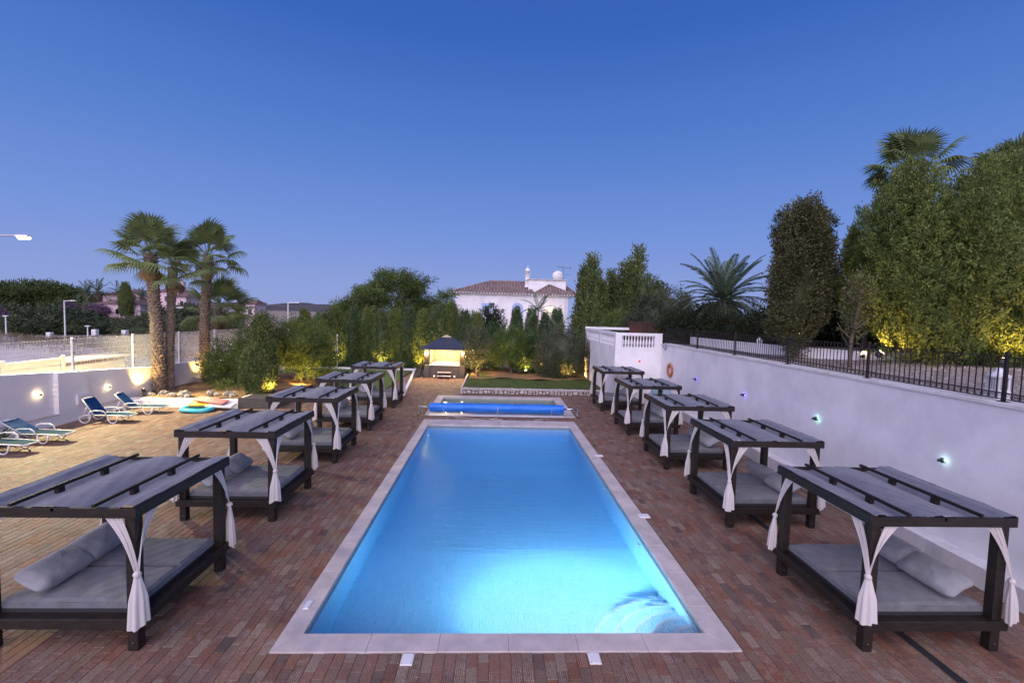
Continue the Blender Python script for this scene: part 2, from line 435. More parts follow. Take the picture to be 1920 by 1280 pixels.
# far hills along the horizon
def hill(x0, x1, yc, hgt, name, seed):
    r = np.random.default_rng(seed); ph = r.uniform(0, 6, 6)
    def f(u, v):
        x = x0 + (x1 - x0) * u; s = sin(pi * u) ** .5
        prof = (.72 + .16 * sin(u * 9 + ph[0]) + .08 * sin(u * 23 + ph[1]) + .04 * sin(u * 61 + ph[2]))
        z = -3 + (hgt + 3) * s * prof * sin(pi * min(v * .5 + 0, 1) ) if True else 0
        return (x, yc - 120 + 240 * v + 12 * sin(u * 17 + ph[3]), z)
    mb = MB(); mb.grid(f, 90, 14)
    return tag(obj(name, mb, M['hill'], smooth=True), kind='structure')
hill(-560, -150, 700, 17, 'far_hill', 2)
hill(-900, -420, 900, 24, 'far_hill', 5)
hill(-40, 700, 900, 14, 'far_hill', 8)

# joint bed under the bricks
POOL = (-2.76, 6.69, 3.41, 19.64)
PCOP = (-3.09, 6.31, 3.79, 20.60)
KID = (-2.80, 21.95, 3.52, 26.1)
KCOP = (-3.20, 21.45, 4.02, 26.65)
mb = MB()
for (x0, y0, x1, y1) in [(-17.6, 2.5, PCOP[0], 27.4), (PCOP[2], 2.5, 9.6, 20.6), (PCOP[0], 2.5, PCOP[2], PCOP[1]), (PCOP[0], 20.6, KCOP[0], 27.4),
                         (PCOP[0], PCOP[3], 9.6, KCOP[1]), (KCOP[2], KCOP[1], 9.6, 27.4), (PCOP[0], KCOP[3], KCOP[2], 27.4), (-6.6, 27.4, -1.9, 38.5)]:
    mb.box(x0, y0, -.2, x1, y1, -.014)
terrace = tag(obj('paved_terrace', mb, mat('sandy_joints', (.10, .075, .062), .95, (.17, .13, .11), 20)), kind='structure')

# bricks
BW, BL, JT = .153, .320, .0035
cam_inv = cam.matrix_world.inverted()
def inframe(x, y, m=.02):
    p = cam_inv @ Vector((x, y, 0))
    if p.z > -.3: return False, 99
    d = -p.z
    return (abs(p.x / d) < 1.125 + m and abs(p.y / d) < .75 + m), d
RECTS = [PCOP, KCOP, (6.52, 4.0, 6.64, 27.5)]
cand = []
rr = random.Random(3)
def layfield(x0, x1, y0, y1, test=None, right=False):
    nc = int((x1 - x0) / (BW + JT) + .3)
    for i in range(nc):
        cx = (x1 - (i + .5) * (BW + JT)) if right else (x0 + (i + .5) * (BW + JT))
        iv = [(y0, y1)]
        for (a, b_, c, d) in RECTS:
            if a - BW * .46 < cx < c + BW * .46:
                nv = []
                for (p, q) in iv:
                    if d <= p or b_ >= q: nv.append((p, q)); continue
                    if b_ > p: nv.append((p, b_ - .004))
                    if d < q: nv.append((d + .004, q))
                iv = nv
        off = (i % 2) * .5 * BL + rr.uniform(-.06, .06)
        for (p, q) in iv:
            y = y0 + off - BL
            while y < q:
                ya, yb = max(y, p), min(y + BL, q)
                if yb - ya > .03:
                    cy = (ya + yb) / 2
                    if test is None or test(cx, cy): cand.append((cx, cy, yb - ya))
                y += BL + JT
vis = lambda x, y: inframe(x, y, .4)[0]
layfield(-17.45, PCOP[0] - .004, 3.4, 22.2, vis, True)
layfield(-10.8, PCOP[0] - .004, 22.2, 25.25, None, True)
layfield(-5.2, PCOP[0] - .004, 25.25, 27.4, None, True)
layfield(PCOP[0], PCOP[2] + .03, 3.4, PCOP[1] - .004, vis)
layfield(PCOP[0], PCOP[2] + .03, PCOP[3] + .004, 27.4)
layfield(PCOP[2] + .03, 9.24, 3.4, 27.4, vis)
layfield(-5.6, -1.95, 27.4, 38.3)
depth = [inframe(c[0], c[1]) for c in cand]
order = sorted(range(len(cand)), key=lambda i: depth[i][1] if depth[i][0] else 999)
near = set(order[:300])
def brick_geo(cx, cy, z, rot, tone, jl=0):
    hw, hl, c = BW / 2, BL / 2 + jl, .006
    co, si = cos(rot), sin(rot)
    P = []
    for (k, zz) in ((0, -.022), (0, -.006), (c, 0)):
        for sx, sy in ((-1, -1), (1, -1), (1, 1), (-1, 1)):
            x, y = sx * (hw - k), sy * (hl - k)
            P.append((cx + x * co - y * si, cy + x * si + y * co, z + zz))
    return P
BF = [(8, 9, 10, 11)] + [(r + i, r + (i + 1) % 4, r + 4 + (i + 1) % 4, r + 4 + i) for r in (0, 4) for i in range(4)]
def add_brick_attrs(me, tones, nb):
    a = me.attributes.new('tone', 'FLOAT', 'FACE')
    a.data.foreach_set('value', np.repeat(np.array(tones, 'f'), len(BF)))
    u = me.uv_layers.new(name='UVMap')
    one = []
    vuv = [((-1 if k in (0, 3) else 1) * .5 + .5, (-1 if k in (0, 1) else 1) * .5 + .5) for k in range(4)] * 3
    for f in BF:
        for i in f: one += list(vuv[i])
    u.data.foreach_set('uv', np.tile(np.array(one, 'f'), nb))
protos = []
for k in range(40):
    mb = MB(); mb.add(brick_geo(0, 0, 0, 0, 0), BF)
    me = mb.mesh('brick', M['brick']); add_brick_attrs(me, [(k + .5) / 40], 1); protos.append(me)
V = []; F = []; T = []
for idx, (cx, cy, ln) in enumerate(cand):
    z = rr.uniform(-.0035, .0015); rot = rr.uniform(-.012, .012); tone = rr.random()
    if idx in near:
        o = bpy.data.objects.new('brick', protos[int(tone * 39.99)]); COL.objects.link(o)
        o.location = (cx, cy, z); o.rotation_euler = (0, 0, rot); o.scale = (1, ln / BL, 1); o.parent = terrace
    else:
        b0 = len(V); V += brick_geo(cx, cy, z, rot, tone, (ln - BL) / 2); F += [tuple(i + b0 for i in f) for f in BF]; T.append(tone)
me = bpy.data.meshes.new('bricks'); me.from_pydata(V, [], F); me.materials.append(M['brick']); add_brick_attrs(me, T, len(T))
o = bpy.data.objects.new('bricks', me); COL.objects.link(o); o.parent = terrace; o['kind'] = 'stuff'

# swimming pool
def coping(parent, C, I, z=.018, th=.07, step=1.03, mitre=True):
    x0, y0, x1, y1 = C; a0, b0, a1, b1 = I; g = .002
    def piece(q):
        mb = MB(); zt, zb = z, z - th; c = .006
        cx = sum(p[0] for p in q) / 4; cy = sum(p[1] for p in q) / 4
        ins = [(p[0] + (c if p[0] < cx else -c), p[1] + (c if p[1] < cy else -c)) for p in q]
        vs = [(x, y, zb) for x, y in q] + [(x, y, zt - .005) for x, y in q] + [(x, y, zt) for x, y in ins]
        fs = [(3, 2, 1, 0), (8, 9, 10, 11)] + [(r + i, r + (i + 1) % 4, r + 4 + (i + 1) % 4, r + 4 + i) for r in (0, 4) for i in range(4)]
        mb.add(vs, fs); obj('coping_stone', mb, M['coping'], parent)
    nseg = max(2, round((y1 - y0) / step)); ys = [y0 + (y1 - y0) * i / nseg for i in range(nseg + 1)]
    for xa, xb, left in ((x0, a0, True), (a1, x1, False)):
        for i in range(nseg):
            ya, yb = ys[i] + g, ys[i + 1] - g
            q = [(xa, ya), (xb, ya), (xb, yb), (xa, yb)]
            if i == 0: q = [(xa, y0), (xb, b0 if left else y0), (xb, yb), (xa, yb)] if left else [(xa, b0), (xb, y0), (xb, yb), (xa, yb)]
            if i == nseg - 1: q = [q[0], q[1], (xb, b1) if left else (xb, y1), (xa, y1) if left else (xa, b1)]
            piece(q)
    nseg = max(2, round((a1 - a0) / step)); xs = [a0 + (a1 - a0) * i / nseg for i in range(nseg + 1)]
    for near_ in (True, False):
        for i in range(nseg):
            xa, xb = xs[i] + g, xs[i + 1] - g
            xo, xp = (x0 + .01 if i == 0 else xa), (x1 - .01 if i == nseg - 1 else xb)
            if near_: piece([(xo, y0), (xp, y0), (xb, b0), (xa, b0)])
            else: piece([(xa, b1), (xb, b1), (xp, y1), (xo, y1)])
pool = empty('swimming_pool', 'long rectangular swimming pool with glowing blue water and pale stone edge in the brick terrace', 'swimming pool')
x0, y0, x1, y1 = POOL
WZ = -.13
coping(pool, PCOP, POOL)
floor = [(y0, -1.15), (10.5, -1.35), (15.8, -1.95), (17.2, -1.95), (y1, -1.75)]
mb = MB()
for i in range(len(floor) - 1):
    (ya, za), (yb, zb) = floor[i], floor[i + 1]
    mb.add([(x0, ya, za), (x1, ya, za), (x1, yb, zb), (x0, yb, zb)], [(0, 1, 2, 3)])
    mb.add([(x0, ya, za), (x0, yb, zb), (x0, yb, WZ - .02), (x0, ya, WZ - .02)], [(0, 1, 2, 3)])
    mb.add([(x1, ya, za), (x1, yb, zb), (x1, yb, WZ - .02), (x1, ya, WZ - .02)], [(3, 2, 1, 0)])
mb.add([(x0, y0, -1.15), (x1, y0, -1.15), (x1, y0, WZ - .02), (x0, y0, WZ - .02)], [(3, 2, 1, 0)])
mb.add([(x0, y1, -1.75), (x1, y1, -1.75), (x1, y1, WZ - .02), (x0, y1, WZ - .02)], [(0, 1, 2, 3)])
obj('basin', mb, M['mosaic'], pool)
mb = MB(); zt = -.05; zb = WZ - .02
for q in ([(x0, y0), (x0, y1)], [(x1, y1), (x1, y0)], [(x1, y0), (x0, y0)], [(x0, y1), (x1, y1)]):
    (xa, ya), (xb, yb) = q
    mb.add([(xa, ya, zb), (xb, yb, zb), (xb, yb, zt), (xa, ya, zt)], [(0, 1, 2, 3)])
obj('waterline_band', mb, M['mosaic_line'], pool)
for k, (r, zt) in enumerate([(1.75, -.95), (1.42, -.77), (1.10, -.59), (.80, -.42), (.48, -.28)]):
    mb = MB(); N = 28
    arc = [(x1 - .003 - r * sin(t * pi / 2 / N), y0 + .003 + r * cos(t * pi / 2 / N)) for t in range(N + 1)]
    vs = [(x1 - .003, y0 + .003, zt)] + [(x, y, zt) for x, y in arc] + [(x, y, -1.25) for x, y in arc]
    fs = [tuple([0] + list(range(1, N + 2)))] + [(i + 1, i + 2 + N + 1 - 1 + 0, i + 2 + N + 1, i + 2) for i in range(N)]
    mb.add(vs, fs); stp = obj('step', mb, M['mosaic'], pool)
    mb = MB(); ri = r - .045
    ar2 = [(x1 - .003 - ri * sin(t * pi / 2 / N), y0 + .003 + ri * cos(t * pi / 2 / N)) for t in range(N + 1)]
    mb.add([(x, y, zt + .004) for x, y in arc] + [(x, y, zt + .004) for x, y in ar2], [(i + 1, i, N + 1 + i, N + 2 + i) for i in range(N)])
    obj('step_edge', mb, M['whitev'], stp)
mb = MB(); mb.lathe([(.12, 0), (.12, .012), (.09, .018), (0.01, .02)], 18, (.16, 15.4, -1.915)); obj('floor_drain', mb, M['whitemetal'], pool)
# wall fittings and lamps
def pool_lamp(x, y, z, ang, r=.11, lens='whitemetal'):
    mb = MB(); mb.lathe([(r, 0), (r, .02), (r * .8, .035)], 20)
    o = obj('lamp_niche', mb, M['chrome'], pool, (x, y, z), ang)
    mb = MB(); mb.lathe([(r * .78, 0), (r * .6, .02), (.005, .028)], 18)
    p = obj('lens', mb, M[lens], o, (0, 0, .034))
    return o
pool_lamp(1.45, y0 + .001, -.29, (-pi / 2, 0, 0), lens='pool_lens')
for yy in (9.9, 13.2, 16.3):
    pool_lamp(x1 - .001, yy, -.42, (0, -pi / 2, 0), .07)
pool_lamp(x0 + .001, 15.9, -.42, (0, pi / 2, 0), .05)
def light(name, typ, loc, e, col, parent=None, rad=.05, spot=None, blend=.5, dirv=None):
    d = bpy.data.lights.new(name, typ); d.energy = e; d.color = col
    if typ in ('POINT', 'SPOT'): d.shadow_soft_size = rad
    if typ == 'SPOT': d.spot_size = radians(spot or 90); d.spot_blend = blend
    o = bpy.data.objects.new(name, d); COL.objects.link(o)
    o.location = loc
    if dirv is not None: o.rotation_euler = Vector(dirv).to_track_quat('-Z', 'Y').to_euler()
    if parent is not None: o.parent = parent
    return o
light('pool_light', 'SPOT', (1.45, y0 + .1, -.27), 3300, (1, .84, .80), pool, .08, 125, 1.0, (.12, 1, -1.25))
light('pool_light', 'SPOT', (1.45, y0 + .12, -.30), 800, (.85, .95, 1), pool, .08, 168, .6, (.0, 1, .0))
mb = MB(); e = .012
mb.box(x0 - e, y0 - e, -2.1, x1 + e, y1 + e, WZ)
tag(obj('pool_water', mb, M['water']), kind='structure')

# shallow pool behind
kid = empty('shallow_pool', 'small shallow pool with unlit green water behind the rolled blue cover', 'pool')
coping(kid, KCOP, KID)
a0, b0, a1, b1 = KID
mb = MB()
for q in ([(a0, b0), (a0, b1)], [(a1, b1), (a1, b0)], [(a1, b0), (a0, b0)], [(a0, b1), (a1, b1)]):
    (xa, ya), (xb, yb) = q
    mb.add([(xa, ya, -.6), (xb, yb, -.6), (xb, yb, -.05), (xa, ya, -.05)], [(0, 1, 2, 3)])
mb.add([(a0, b0, -.6), (a1, b0, -.6), (a1, b1, -.6), (a0, b1, -.6)], [(0, 1, 2, 3)])
obj('basin', mb, M['mosaic_grey'], kid)
mb = MB(); mb.box(a0 + .004, b1 - .32, -.55, a1 - .004, b1 - .004, -.22); obj('ledge', mb, M['mosaic_grey'], kid)
mb = MB(); mb.lathe([(.12, 0), (.12, .02), (.02, .03)], 16); obj('lamp_niche', mb, M['chrome'], kid, (1.1, b1 - .324, -.35), (pi / 2, 0, 0))
mb = MB(); mb.box(a0 - e, b0 - e, -.61, a1 + e, b1 + e, -.14)
tag(obj('shallow_pool_water', mb, M['water2']), kind='structure')

# cover roller
rol = empty('pool_cover_roller', 'rolled blue bubble pool cover on a steel reel between the two pools', 'pool cover', (0, 0, 0))
RY, RZ = 21.62, .36
mb = MB(); pts = 40
def rollf(u, v):
    a = u * 2 * pi; r = .215 + .006 * sin(a * 3 + v * 20) + .004 * sin(v * 55)
    return (-2.98 + 6.42 * v, RY + r * cos(a), RZ + r * sin(a))
mb.grid(rollf, 28, 60, closeu=True)
for xx in (-2.98, 3.44):
    k = [(xx, RY + .21 * cos(2 * pi * i / 28), RZ + .21 * sin(2 * pi * i / 28)) for i in range(28)]
    mb.add(k, [tuple(range(28))])
obj('cover_roll', mb, M['bubble'], rol, smooth=True)
mb = MB(); mb.box(-3.0, RY - .30, .022, 3.44, RY + .28, .04); obj('cover_flap', mb, M['whitev'], rol)
mb = MB(); mb.tube([(-3.5, RY, RZ + .02), (-2.97, RY, RZ)], .045, 12); mb.tube([(3.43, RY, RZ), (4.12, RY, RZ + .02)], .045, 12); obj('axle', mb, M['chrome'], rol, smooth=True)
for xx in (-3.5, 4.12):
    mb = MB(); mb.tube([(xx, RY, RZ + .08), (xx, RY, .07)], .03, 8); mb.tube([(xx, RY - .36, .07), (xx, RY + .36, .07)], .022, 8); obj('stand', mb, M['chrome'], rol)
    for yy in (-.36, .36):
        mb = MB(); mb.lathe([(.045, -.02), (.06, -.01), (.06, .01), (.045, .02)], 12); obj('wheel', mb, M['dgrey'], rol, (xx, RY + yy, .06), (0, pi / 2, 0))
for (xa, xb) in ((-2.35, -.35), (2.85, 1.9)):
    mb = MB(); mb.tube([(xa, RY - .22, RZ), (xa + .05 * (xb - xa), RY - .36, .18), (xa + .3 * (xb - xa), RY - .62, .05), (xa + .7 * (xb - xa), RY - .85, .032), (xb, RY - 1.0, .03)], .009, 5); obj('pull_rope', mb, M['rope'], rol)
mb = MB(); mb.tube([(.26, RY - .21, RZ + .1), (.27, RY - .26, .1), (.24, RY - .6, .03), (-.1, RY - .9, .03), (.3, RY - 1.0, .035), (.5, RY - .95, .03)], .012, 5); obj('pull_rope', mb, M['rope'], rol)

# drain channel on the right, deck plates
dr = empty('drain_channel', 'narrow black slotted drain channel running under the right-hand row of daybeds', 'drain')
mb = MB()
mb.box(6.52, 4.4, -.03, 6.535, 27, .001); mb.box(6.625, 4.4, -.03, 6.64, 27, .001); mb.box(6.535, 4.4, -.05, 6.625, 27, -.03)
obj('channel', mb, M['dgrey'], dr)
mb = MB()
for i in range(900): mb.box(6.535, 4.4 + i * .025, -.03, 6.625, 4.4 + i * .025 + .012, -.001)
o = obj('grating', mb, M['dgrey'], dr); o['kind'] = 'stuff'
def plate(x, y, w, d, label):
    o = empty('deck_plate', label, 'deck plate', (x, y, .0), group='square plates set round the pool')  # plain cover plate, carries no lamp
    mb = MB(); mb.cbox(-w / 2, -d / 2, -.01, w / 2, d / 2, .012, .003); obj('frame', mb, M['whitemetal'], o)
    mb = MB(); mb.box(-w / 2 + .012, -d / 2 + .012, .012, w / 2 - .012, d / 2 - .012, .016); obj('cover', mb, M['whitev'], o)
    for a, b_ in ((-1, -1), (1, -1), (-1, 1), (1, 1)):
        mb = MB(); mb.lathe([(.006, 0), (.006, .003)], 8); obj('screw', mb, M['dgrey'], o, (a * (w / 2 - .02), b_ * (d / 2 - .02), .016))
    return o
plate(-1.11, 6.18, .17, .22, 'white square plate in the bricks at the near pool edge, left of centre')
plate(1.55, 6.19, .17, .22, 'white square plate in the bricks at the near pool edge, right of centre')
p = plate(-2.96, 7.36, .09, .22, 'small pale rectangular plate on the left pool coping near the front corner'); p.location.z = .021
p = plate(3.80, 10.8, .26, .2, 'pale skimmer lid on the right pool coping beside the second daybed')
p.location.z = .021
p = plate(3.78, 15.55, .26, .2, 'pale skimmer lid on the right pool coping beside the third daybed')
p.location.z = .021

# ---------------------------------------------------------------- walls on the right
rw = empty('retaining_wall', 'long high white rendered wall behind the right-hand daybeds with a low plinth', 'wall')
WX = 9.6
mb = MB(); mb.box(WX, 1.5, -.3, WX + .35, 26.0, 3.40); obj('wall_face', mb, M['plaster'], rw)
mb = MB()
yy = 1.5
while yy < 25.2:
    y2 = min(yy + 1.98, 25.35); mb.cbox(WX - .035, yy + .002, 3.40, WX + .39, y2 - .002, 3.475, .008); yy += 1.98
obj('wall_cap', mb, M['plaster_stained'], rw)
mb = MB(); mb.cbox(9.22, 1.5, -.1, WX - .002, 25.3, .40, .012); obj('plinth', mb, M['plaster_stained'], rw)

# iron fence on the wall
fe = empty('iron_fence', 'black wrought iron railing with scrolls along the top of the white retaining wall', 'fence')
posts = [25.3, 21.35, 17.95, 14.62, 11.40, 8.22, 5.0, 1.8]
mb = MB(); mb.box(-.026, -.026, 0, .026, .026, .95); mb.box(-.07, -.07, 0, .07, .07, .014); pm = mb.mesh('post', M['iron'])
mb = MB(); mb.box(-.008, -.008, 0, .008, .008, .80); bm = mb.mesh('bar', M['iron'])
mb = MB()
for s in (-1, 1):
    pts = [(0, s * (.055 - .05 * (t / 16)) * 1.0 * cos(t / 16 * 4.2) if False else s * (.004 + .028 + (.028 - .018 * t / 16) * -cos(t / 16 * 5.5 + 0)), .045 + (.03 - .018 * t / 16) * sin(t / 16 * 5.5)) for t in range(17)]
    mb.tube(pts, .006, 4)
mb.tube([(0, -.062, .085), (0, 0, .10), (0, .062, .085)], .006, 4)
sm_ = mb.mesh('scroll', M['iron'])
FZ = 3.475; FX = WX + .12
for yy in posts: o = obj('post', pm, None, fe, (FX, yy, FZ))
for ya, yb in zip(posts[:-1], posts[1:]):
    for zz in (.045, .16, .845):
        mb = MB(); mb.box(FX - .012, yb + .035, FZ + zz, FX + .012, ya - .035, FZ + zz + .018); obj('rail', mb, M['iron'], fe)
    nb = round((ya - yb) / .135)
    for i in range(1, nb):
        yy = yb + (ya - yb) * i / nb
        obj('bar', bm, None, fe, (FX, yy, FZ + .06))
    if ya < 26:
        for i in range(nb):
            yy = yb + (ya - yb) * (i + .5) / nb
            obj('scroll', sm_, None, fe, (FX, yy, FZ + .055))

# terrace building with balustrade
bl = empty('terrace_building', 'white flat-roofed annex with balustrade parapet at the far end of the right wall', 'building')
BX, BY = 6.92, 25.62
mb = MB()
mb.box(BX, BY, -.3, WX - .002, BY + .28, 3.12)          # front wall
mb.box(BX, BY + .28, -.3, BX + .28, 32.05, 3.12); mb.box(BX, 33.2, -.3, BX + .28, 34.1, 3.12); mb.box(BX, 32.05, 2.45, BX + .28, 33.2, 3.12)
mb.box(BX + .28, 33.9, -.3, 14, 34.1, 3.12)
obj('wall', mb, M['plaster'], bl)
mb = MB(); mb.box(BX + .28, BY + .28, 2.95, 14, 33.9, 3.10); obj('roof_slab', mb, M['gravel'], bl)
mb = MB()
mb.box(BX, BY, 3.122, BX + .36, BY + .26, 3.99); mb.box(WX - .42, BY, 3.122, WX + .02, BY + .26, 3.99)
mb.box(BX + .36, BY, 3.83, WX - .42, BY + .26, 3.99); mb.box(BX + .36, BY, 3.122, WX - .42, BY + .26, 3.17)
obj('parapet_frame', mb, M['plaster'], bl)
mb = MB(); mb.lathe([(.055, 0), (.055, .04), (.03, .07), (.04, .12), (.068, .24), (.06, .32), (.034, .48), (.03, .54), (.045, .57), (.055, .61), (.055, .655)], 12)
bam = mb.mesh('baluster', M['plaster'], True)
nb = 11
for i in range(nb): obj('baluster', bam, None, bl, (BX + .36 + (WX - .42 - BX - .36) * (i + .5) / nb, BY + .13, 3.172))
# side parapet (facing the pool) with three panels of balusters half hidden
mb = MB(); mb.box(BX, BY + .262, 3.83, BX + .26, 34.1, 3.99); mb.box(BX, BY + .262, 3.122, BX + .26, 34.1, 3.2)
for yy in (29.4, 33.7): mb.box(BX, yy, 3.2, BX + .26, yy + .4, 3.83)
mb.box(BX + .18, BY + .262, 3.2, BX + .26, 29.4, 3.83); mb.box(BX + .18, 29.8, 3.2, BX + .26, 33.7, 3.83)
obj('side_parapet', mb, M['plaster'], bl)
for i in range(46):
    yy = BY + .4 + i * .172
    if 29.3 < yy < 29.9: continue
    if yy < 33.65: obj('baluster', bam, None, bl, (BX + .11, yy, 3.2), (0, 0, 0)).scale = (1, 1, .96)
mb = MB(); mb.box(BX - .03, 34.1, 3.9, 11, 34.3, 4.08); obj('back_parapet', mb, M['plaster'], bl)
dd = obj('door_frame', MB().box(BX - .03, 32.05, .2, BX + .1, 32.17, 2.45).box(BX - .03, 33.08, .2, BX + .1, 33.2, 2.45).box(BX - .03, 32.17, 2.33, BX + .1, 33.08, 2.45), M['plaster_stained'], bl)
obj('door', MB().box(BX + .1, 32.17, .2, BX + .15, 33.08, 2.33), M['woodbrown'], bl)
# red LED
o = empty('red_led_light', 'tiny round red light on the white wall under the balustrade', 'wall light', (8.35, BY - .001, 2.38))
mb = MB(); mb.lathe([(.05, 0), (.045, .05), (.03, .06)], 16); obj('housing', mb, M['dgrey'], o, rot=(pi / 2, 0, 0))
mb = MB(); mb.lathe([(.062, 0), (.06, .012)], 16); obj('glow_ring', mb, M['lamp_red'], o, rot=(pi / 2, 0, 0))
light('red_led', 'POINT', (0, -.08, 0), .25, (1, .05, .08), o, .02)
# flood lamp at the wall corner
o = empty('flood_lamp', 'grey weatherproof flood lamp on a bracket where the white wall meets the balustrade', 'lamp', (WX - .06, 24.95, 3.22))
mb = MB(); mb.cbox(-.14, -.16, .02, .1, .16, .24, .03); obj('housing', mb, M['chrome'], o, rot=(0, -.3, 0))
mb = MB(); mb.tube([(-.02, 0, .04), (.02, 0, -.1), (.06, 0, -.12)], .022, 8); obj('bracket', mb, M['dgrey'], o)

# life ring
o = empty('life_ring', 'faded orange life ring hanging on the white wall beside the far daybeds', 'life ring', (WX - .055, 24.15, 2.08))
mb = MB()
def torus(R, r, sq=1):
    def f(u, v):
        a, c = 2 * pi * u, 2 * pi * v
        return (r * sin(c) * sq, (R + r * cos(c)) * cos(a), (R + r * cos(c)) * sin(a))
    return f
mb.grid(torus(.30, .085, .6), 32, 14, closeu=True); obj('ring', mb, M['orange'], o, smooth=True)
for a in (45, 135, 225, 315):
    mb = MB(); mb.grid(torus(.30, .089, .64), 3, 12)
    mb.v = [(x, y * cos(0) , z) for x, y, z in mb.v]
    mb = MB(); mb.grid(lambda u, v: ((.089 * sin(2 * pi * v)) * .64, (.30 + .089 * cos(2 * pi * v)) * cos(radians(a - 9 + 18 * u)), (.30 + .089 * cos(2 * pi * v)) * sin(radians(a - 9 + 18 * u))), 3, 14)
    obj('band', mb, M['orange'], o, smooth=True)
mb = MB(); mb.tube([(-.02, -.12, .36), (.03, 0, .47), (-.02, .12, .36)], .01, 5); obj('cord', mb, M['rope'], o)

# slotted wall lamps
def wall_lamp(loc, face, col, lens, watt, label, group, hot=True):
    # face: +1 lamp looks toward +x (left wall), -1 toward -x (right wall)
    o = empty('wall_lamp', label, 'wall lamp', loc, group=group)
    rz = 0 if face > 0 else pi
    N, R0, R1 = (22, .085, .125) if hot else (16, .040, .056)
    hx_ = .105 if hot else .07
    mb = MB()
    for i in range(N):
        a = 2 * pi * i / N; w = pi / N * .60
        p = [(R0, a - w), (R1, a - w), (R1, a + w), (R0, a + w)]
        vs = [(x_, r * cos(t), r * sin(t)) for x_ in (.0, hx_) for r, t in p]
        mb.add(vs, [(3, 2, 1, 0), (4, 5, 6, 7), (0, 1, 5, 4), (1, 2, 6, 5), (2, 3, 7, 6), (3, 0, 4, 7)])
    fr = obj('slotted_ring', mb, M['dgrey'] if not hot else M['lamp_soft'], o, rot=(0, 0, rz))
    mb = MB(); mb.lathe([(.128, .105), (.126, .112), (.03, .12)], 24) if hot else mb.lathe([(.058, .07), (.056, .078), (.03, .085)], 20)
    obj('cover', mb, M['lamp_soft'] if hot else M['dgrey'], o, rot=(0, pi / 2 * face, 0))
    mb = MB(); mb.lathe([(.04, .118), (.04, .17), (.03, .18)] if hot else [(.032, .08), (.032, .15), (.024, .16)], 16); obj('cap', mb, M['dgrey'], o, rot=(0, pi / 2 * face, 0))
    light('lamp_bulb', 'POINT', ((.065 if hot else .035) * face, 0, 0), watt, col, o, .0015)
    return o
LWX = -17.62
g = 'sunburst wall lamps on the left white wall'
wall_lamp((LWX, 18.15, 1.29), 1, (1, .76, .42), 'lamp_soft', 5.5, 'glowing round star-pattern lamp on the left wall behind the flat loungers', g)
wall_lamp((LWX, 21.32, 1.06), 1, (1, .76, .42), 'lamp_soft', 4.5, 'glowing round wall lamp on the left wall nearer to the palm trunk', g)
g = 'round lamps along the right white wall'
wall_lamp((WX - .002, 21.0, 2.05), -1, (.12, .10, 1), 'lamp_blue', 2.6, 'small deep blue wall light nearest to the life ring', g, False)
wall_lamp((WX - .002, 16.85, 2.05), -1, (.2, .15, 1), 'lamp_blue', 3, 'small violet-blue wall light above the third daybed from the front', g, False)
wall_lamp((WX - .002, 12.92, 2.05), -1, (.45, 1, .9), 'lamp_white', 2.4, 'pale green-white wall light above the second daybed from the front', g, False)
wall_lamp((WX - .002, 9.10, 2.05), -1, (.55, 1, .95), 'lamp_white', 1.9, 'pale green-white wall light above the nearest right-hand daybed', g, False)

# ---------------------------------------------------------------- left wall and fence
lw = empty('boundary_wall', 'low white rendered wall with recessed panels along the left of the terrace', 'wall')
def wtop(y): return 2.32 - (y - 15.5) * .075 if y < 26.5 else 1.5
ysl = [10, 18.78, 20.6, 24.2, 34.2]
def slab(xa, xb, ya, yb, z0, zf=None, drop=0):
    mb = MB()
    ta, tb = wtop(ya) - drop, wtop(yb) - drop
    if zf is not None: ta = tb = zf
    vs = [(xa, ya, z0), (xb, ya, z0), (xb, yb, z0), (xa, yb, z0), (xa, ya, ta), (xb, ya, ta), (xb, yb, tb), (xa, yb, tb)]
    return mb.add(vs, [(3, 2, 1, 0), (4, 5, 6, 7), (0, 1, 5, 4), (1, 2, 6, 5), (2, 3, 7, 6), (3, 0, 4, 7)])
obj('wall_face', slab(-17.95, LWX, 9, 24.6, -.7), M['plaster_left'], lw)
obj('wall_face', slab(-17.95, LWX - .1, 24.602, 36, -.7), M['plaster_left'], lw)
obj('pilaster', slab(LWX + .002, LWX + .20, 18.8, 20.15, -.1, drop=.012), M['plaster_left'], lw)
obj('plinth', slab(LWX + .002, LWX + .20, 9, 18.798, -.1, .36), M['plaster_left'], lw)
obj('plinth', slab(LWX + .002, LWX + .20, 20.152, 22.25, -.1, .36), M['plaster_left'], lw)
obj('sill', slab(LWX + .002, LWX + .22, 9, 18.79, .362, .385), M['coping'], lw)
obj('sill', slab(LWX + .002, LWX + .22, 20.16, 22.25, .362, .385), M['coping'], lw)
obj('gutter_strip', slab(LWX + .21, LWX + .42, 9, 22.2, -.02, .006), M['coping'], lw)
o = empty('meter_box', 'shallow white meter box on the left wall between the two glowing lamps', 'box', (LWX + .202, 19.85, .62))
obj('box', MB().cbox(0, -.30, 0, .07, .30, .42, .006), M['plaster_left'], o)
obj('box_lid', MB().box(.071, -.26, .04, .08, .26, .38), M['whitemetal'], o)
o = tag(obj('wall_plaque', MB().cbox(0, -.24, 0, .04, .24, .32, .01), M['dgrey'], loc=(LWX - .098, 25.55, .98)), 'small dark rectangular plaque on the left wall just right of the double palm', 'plaque')

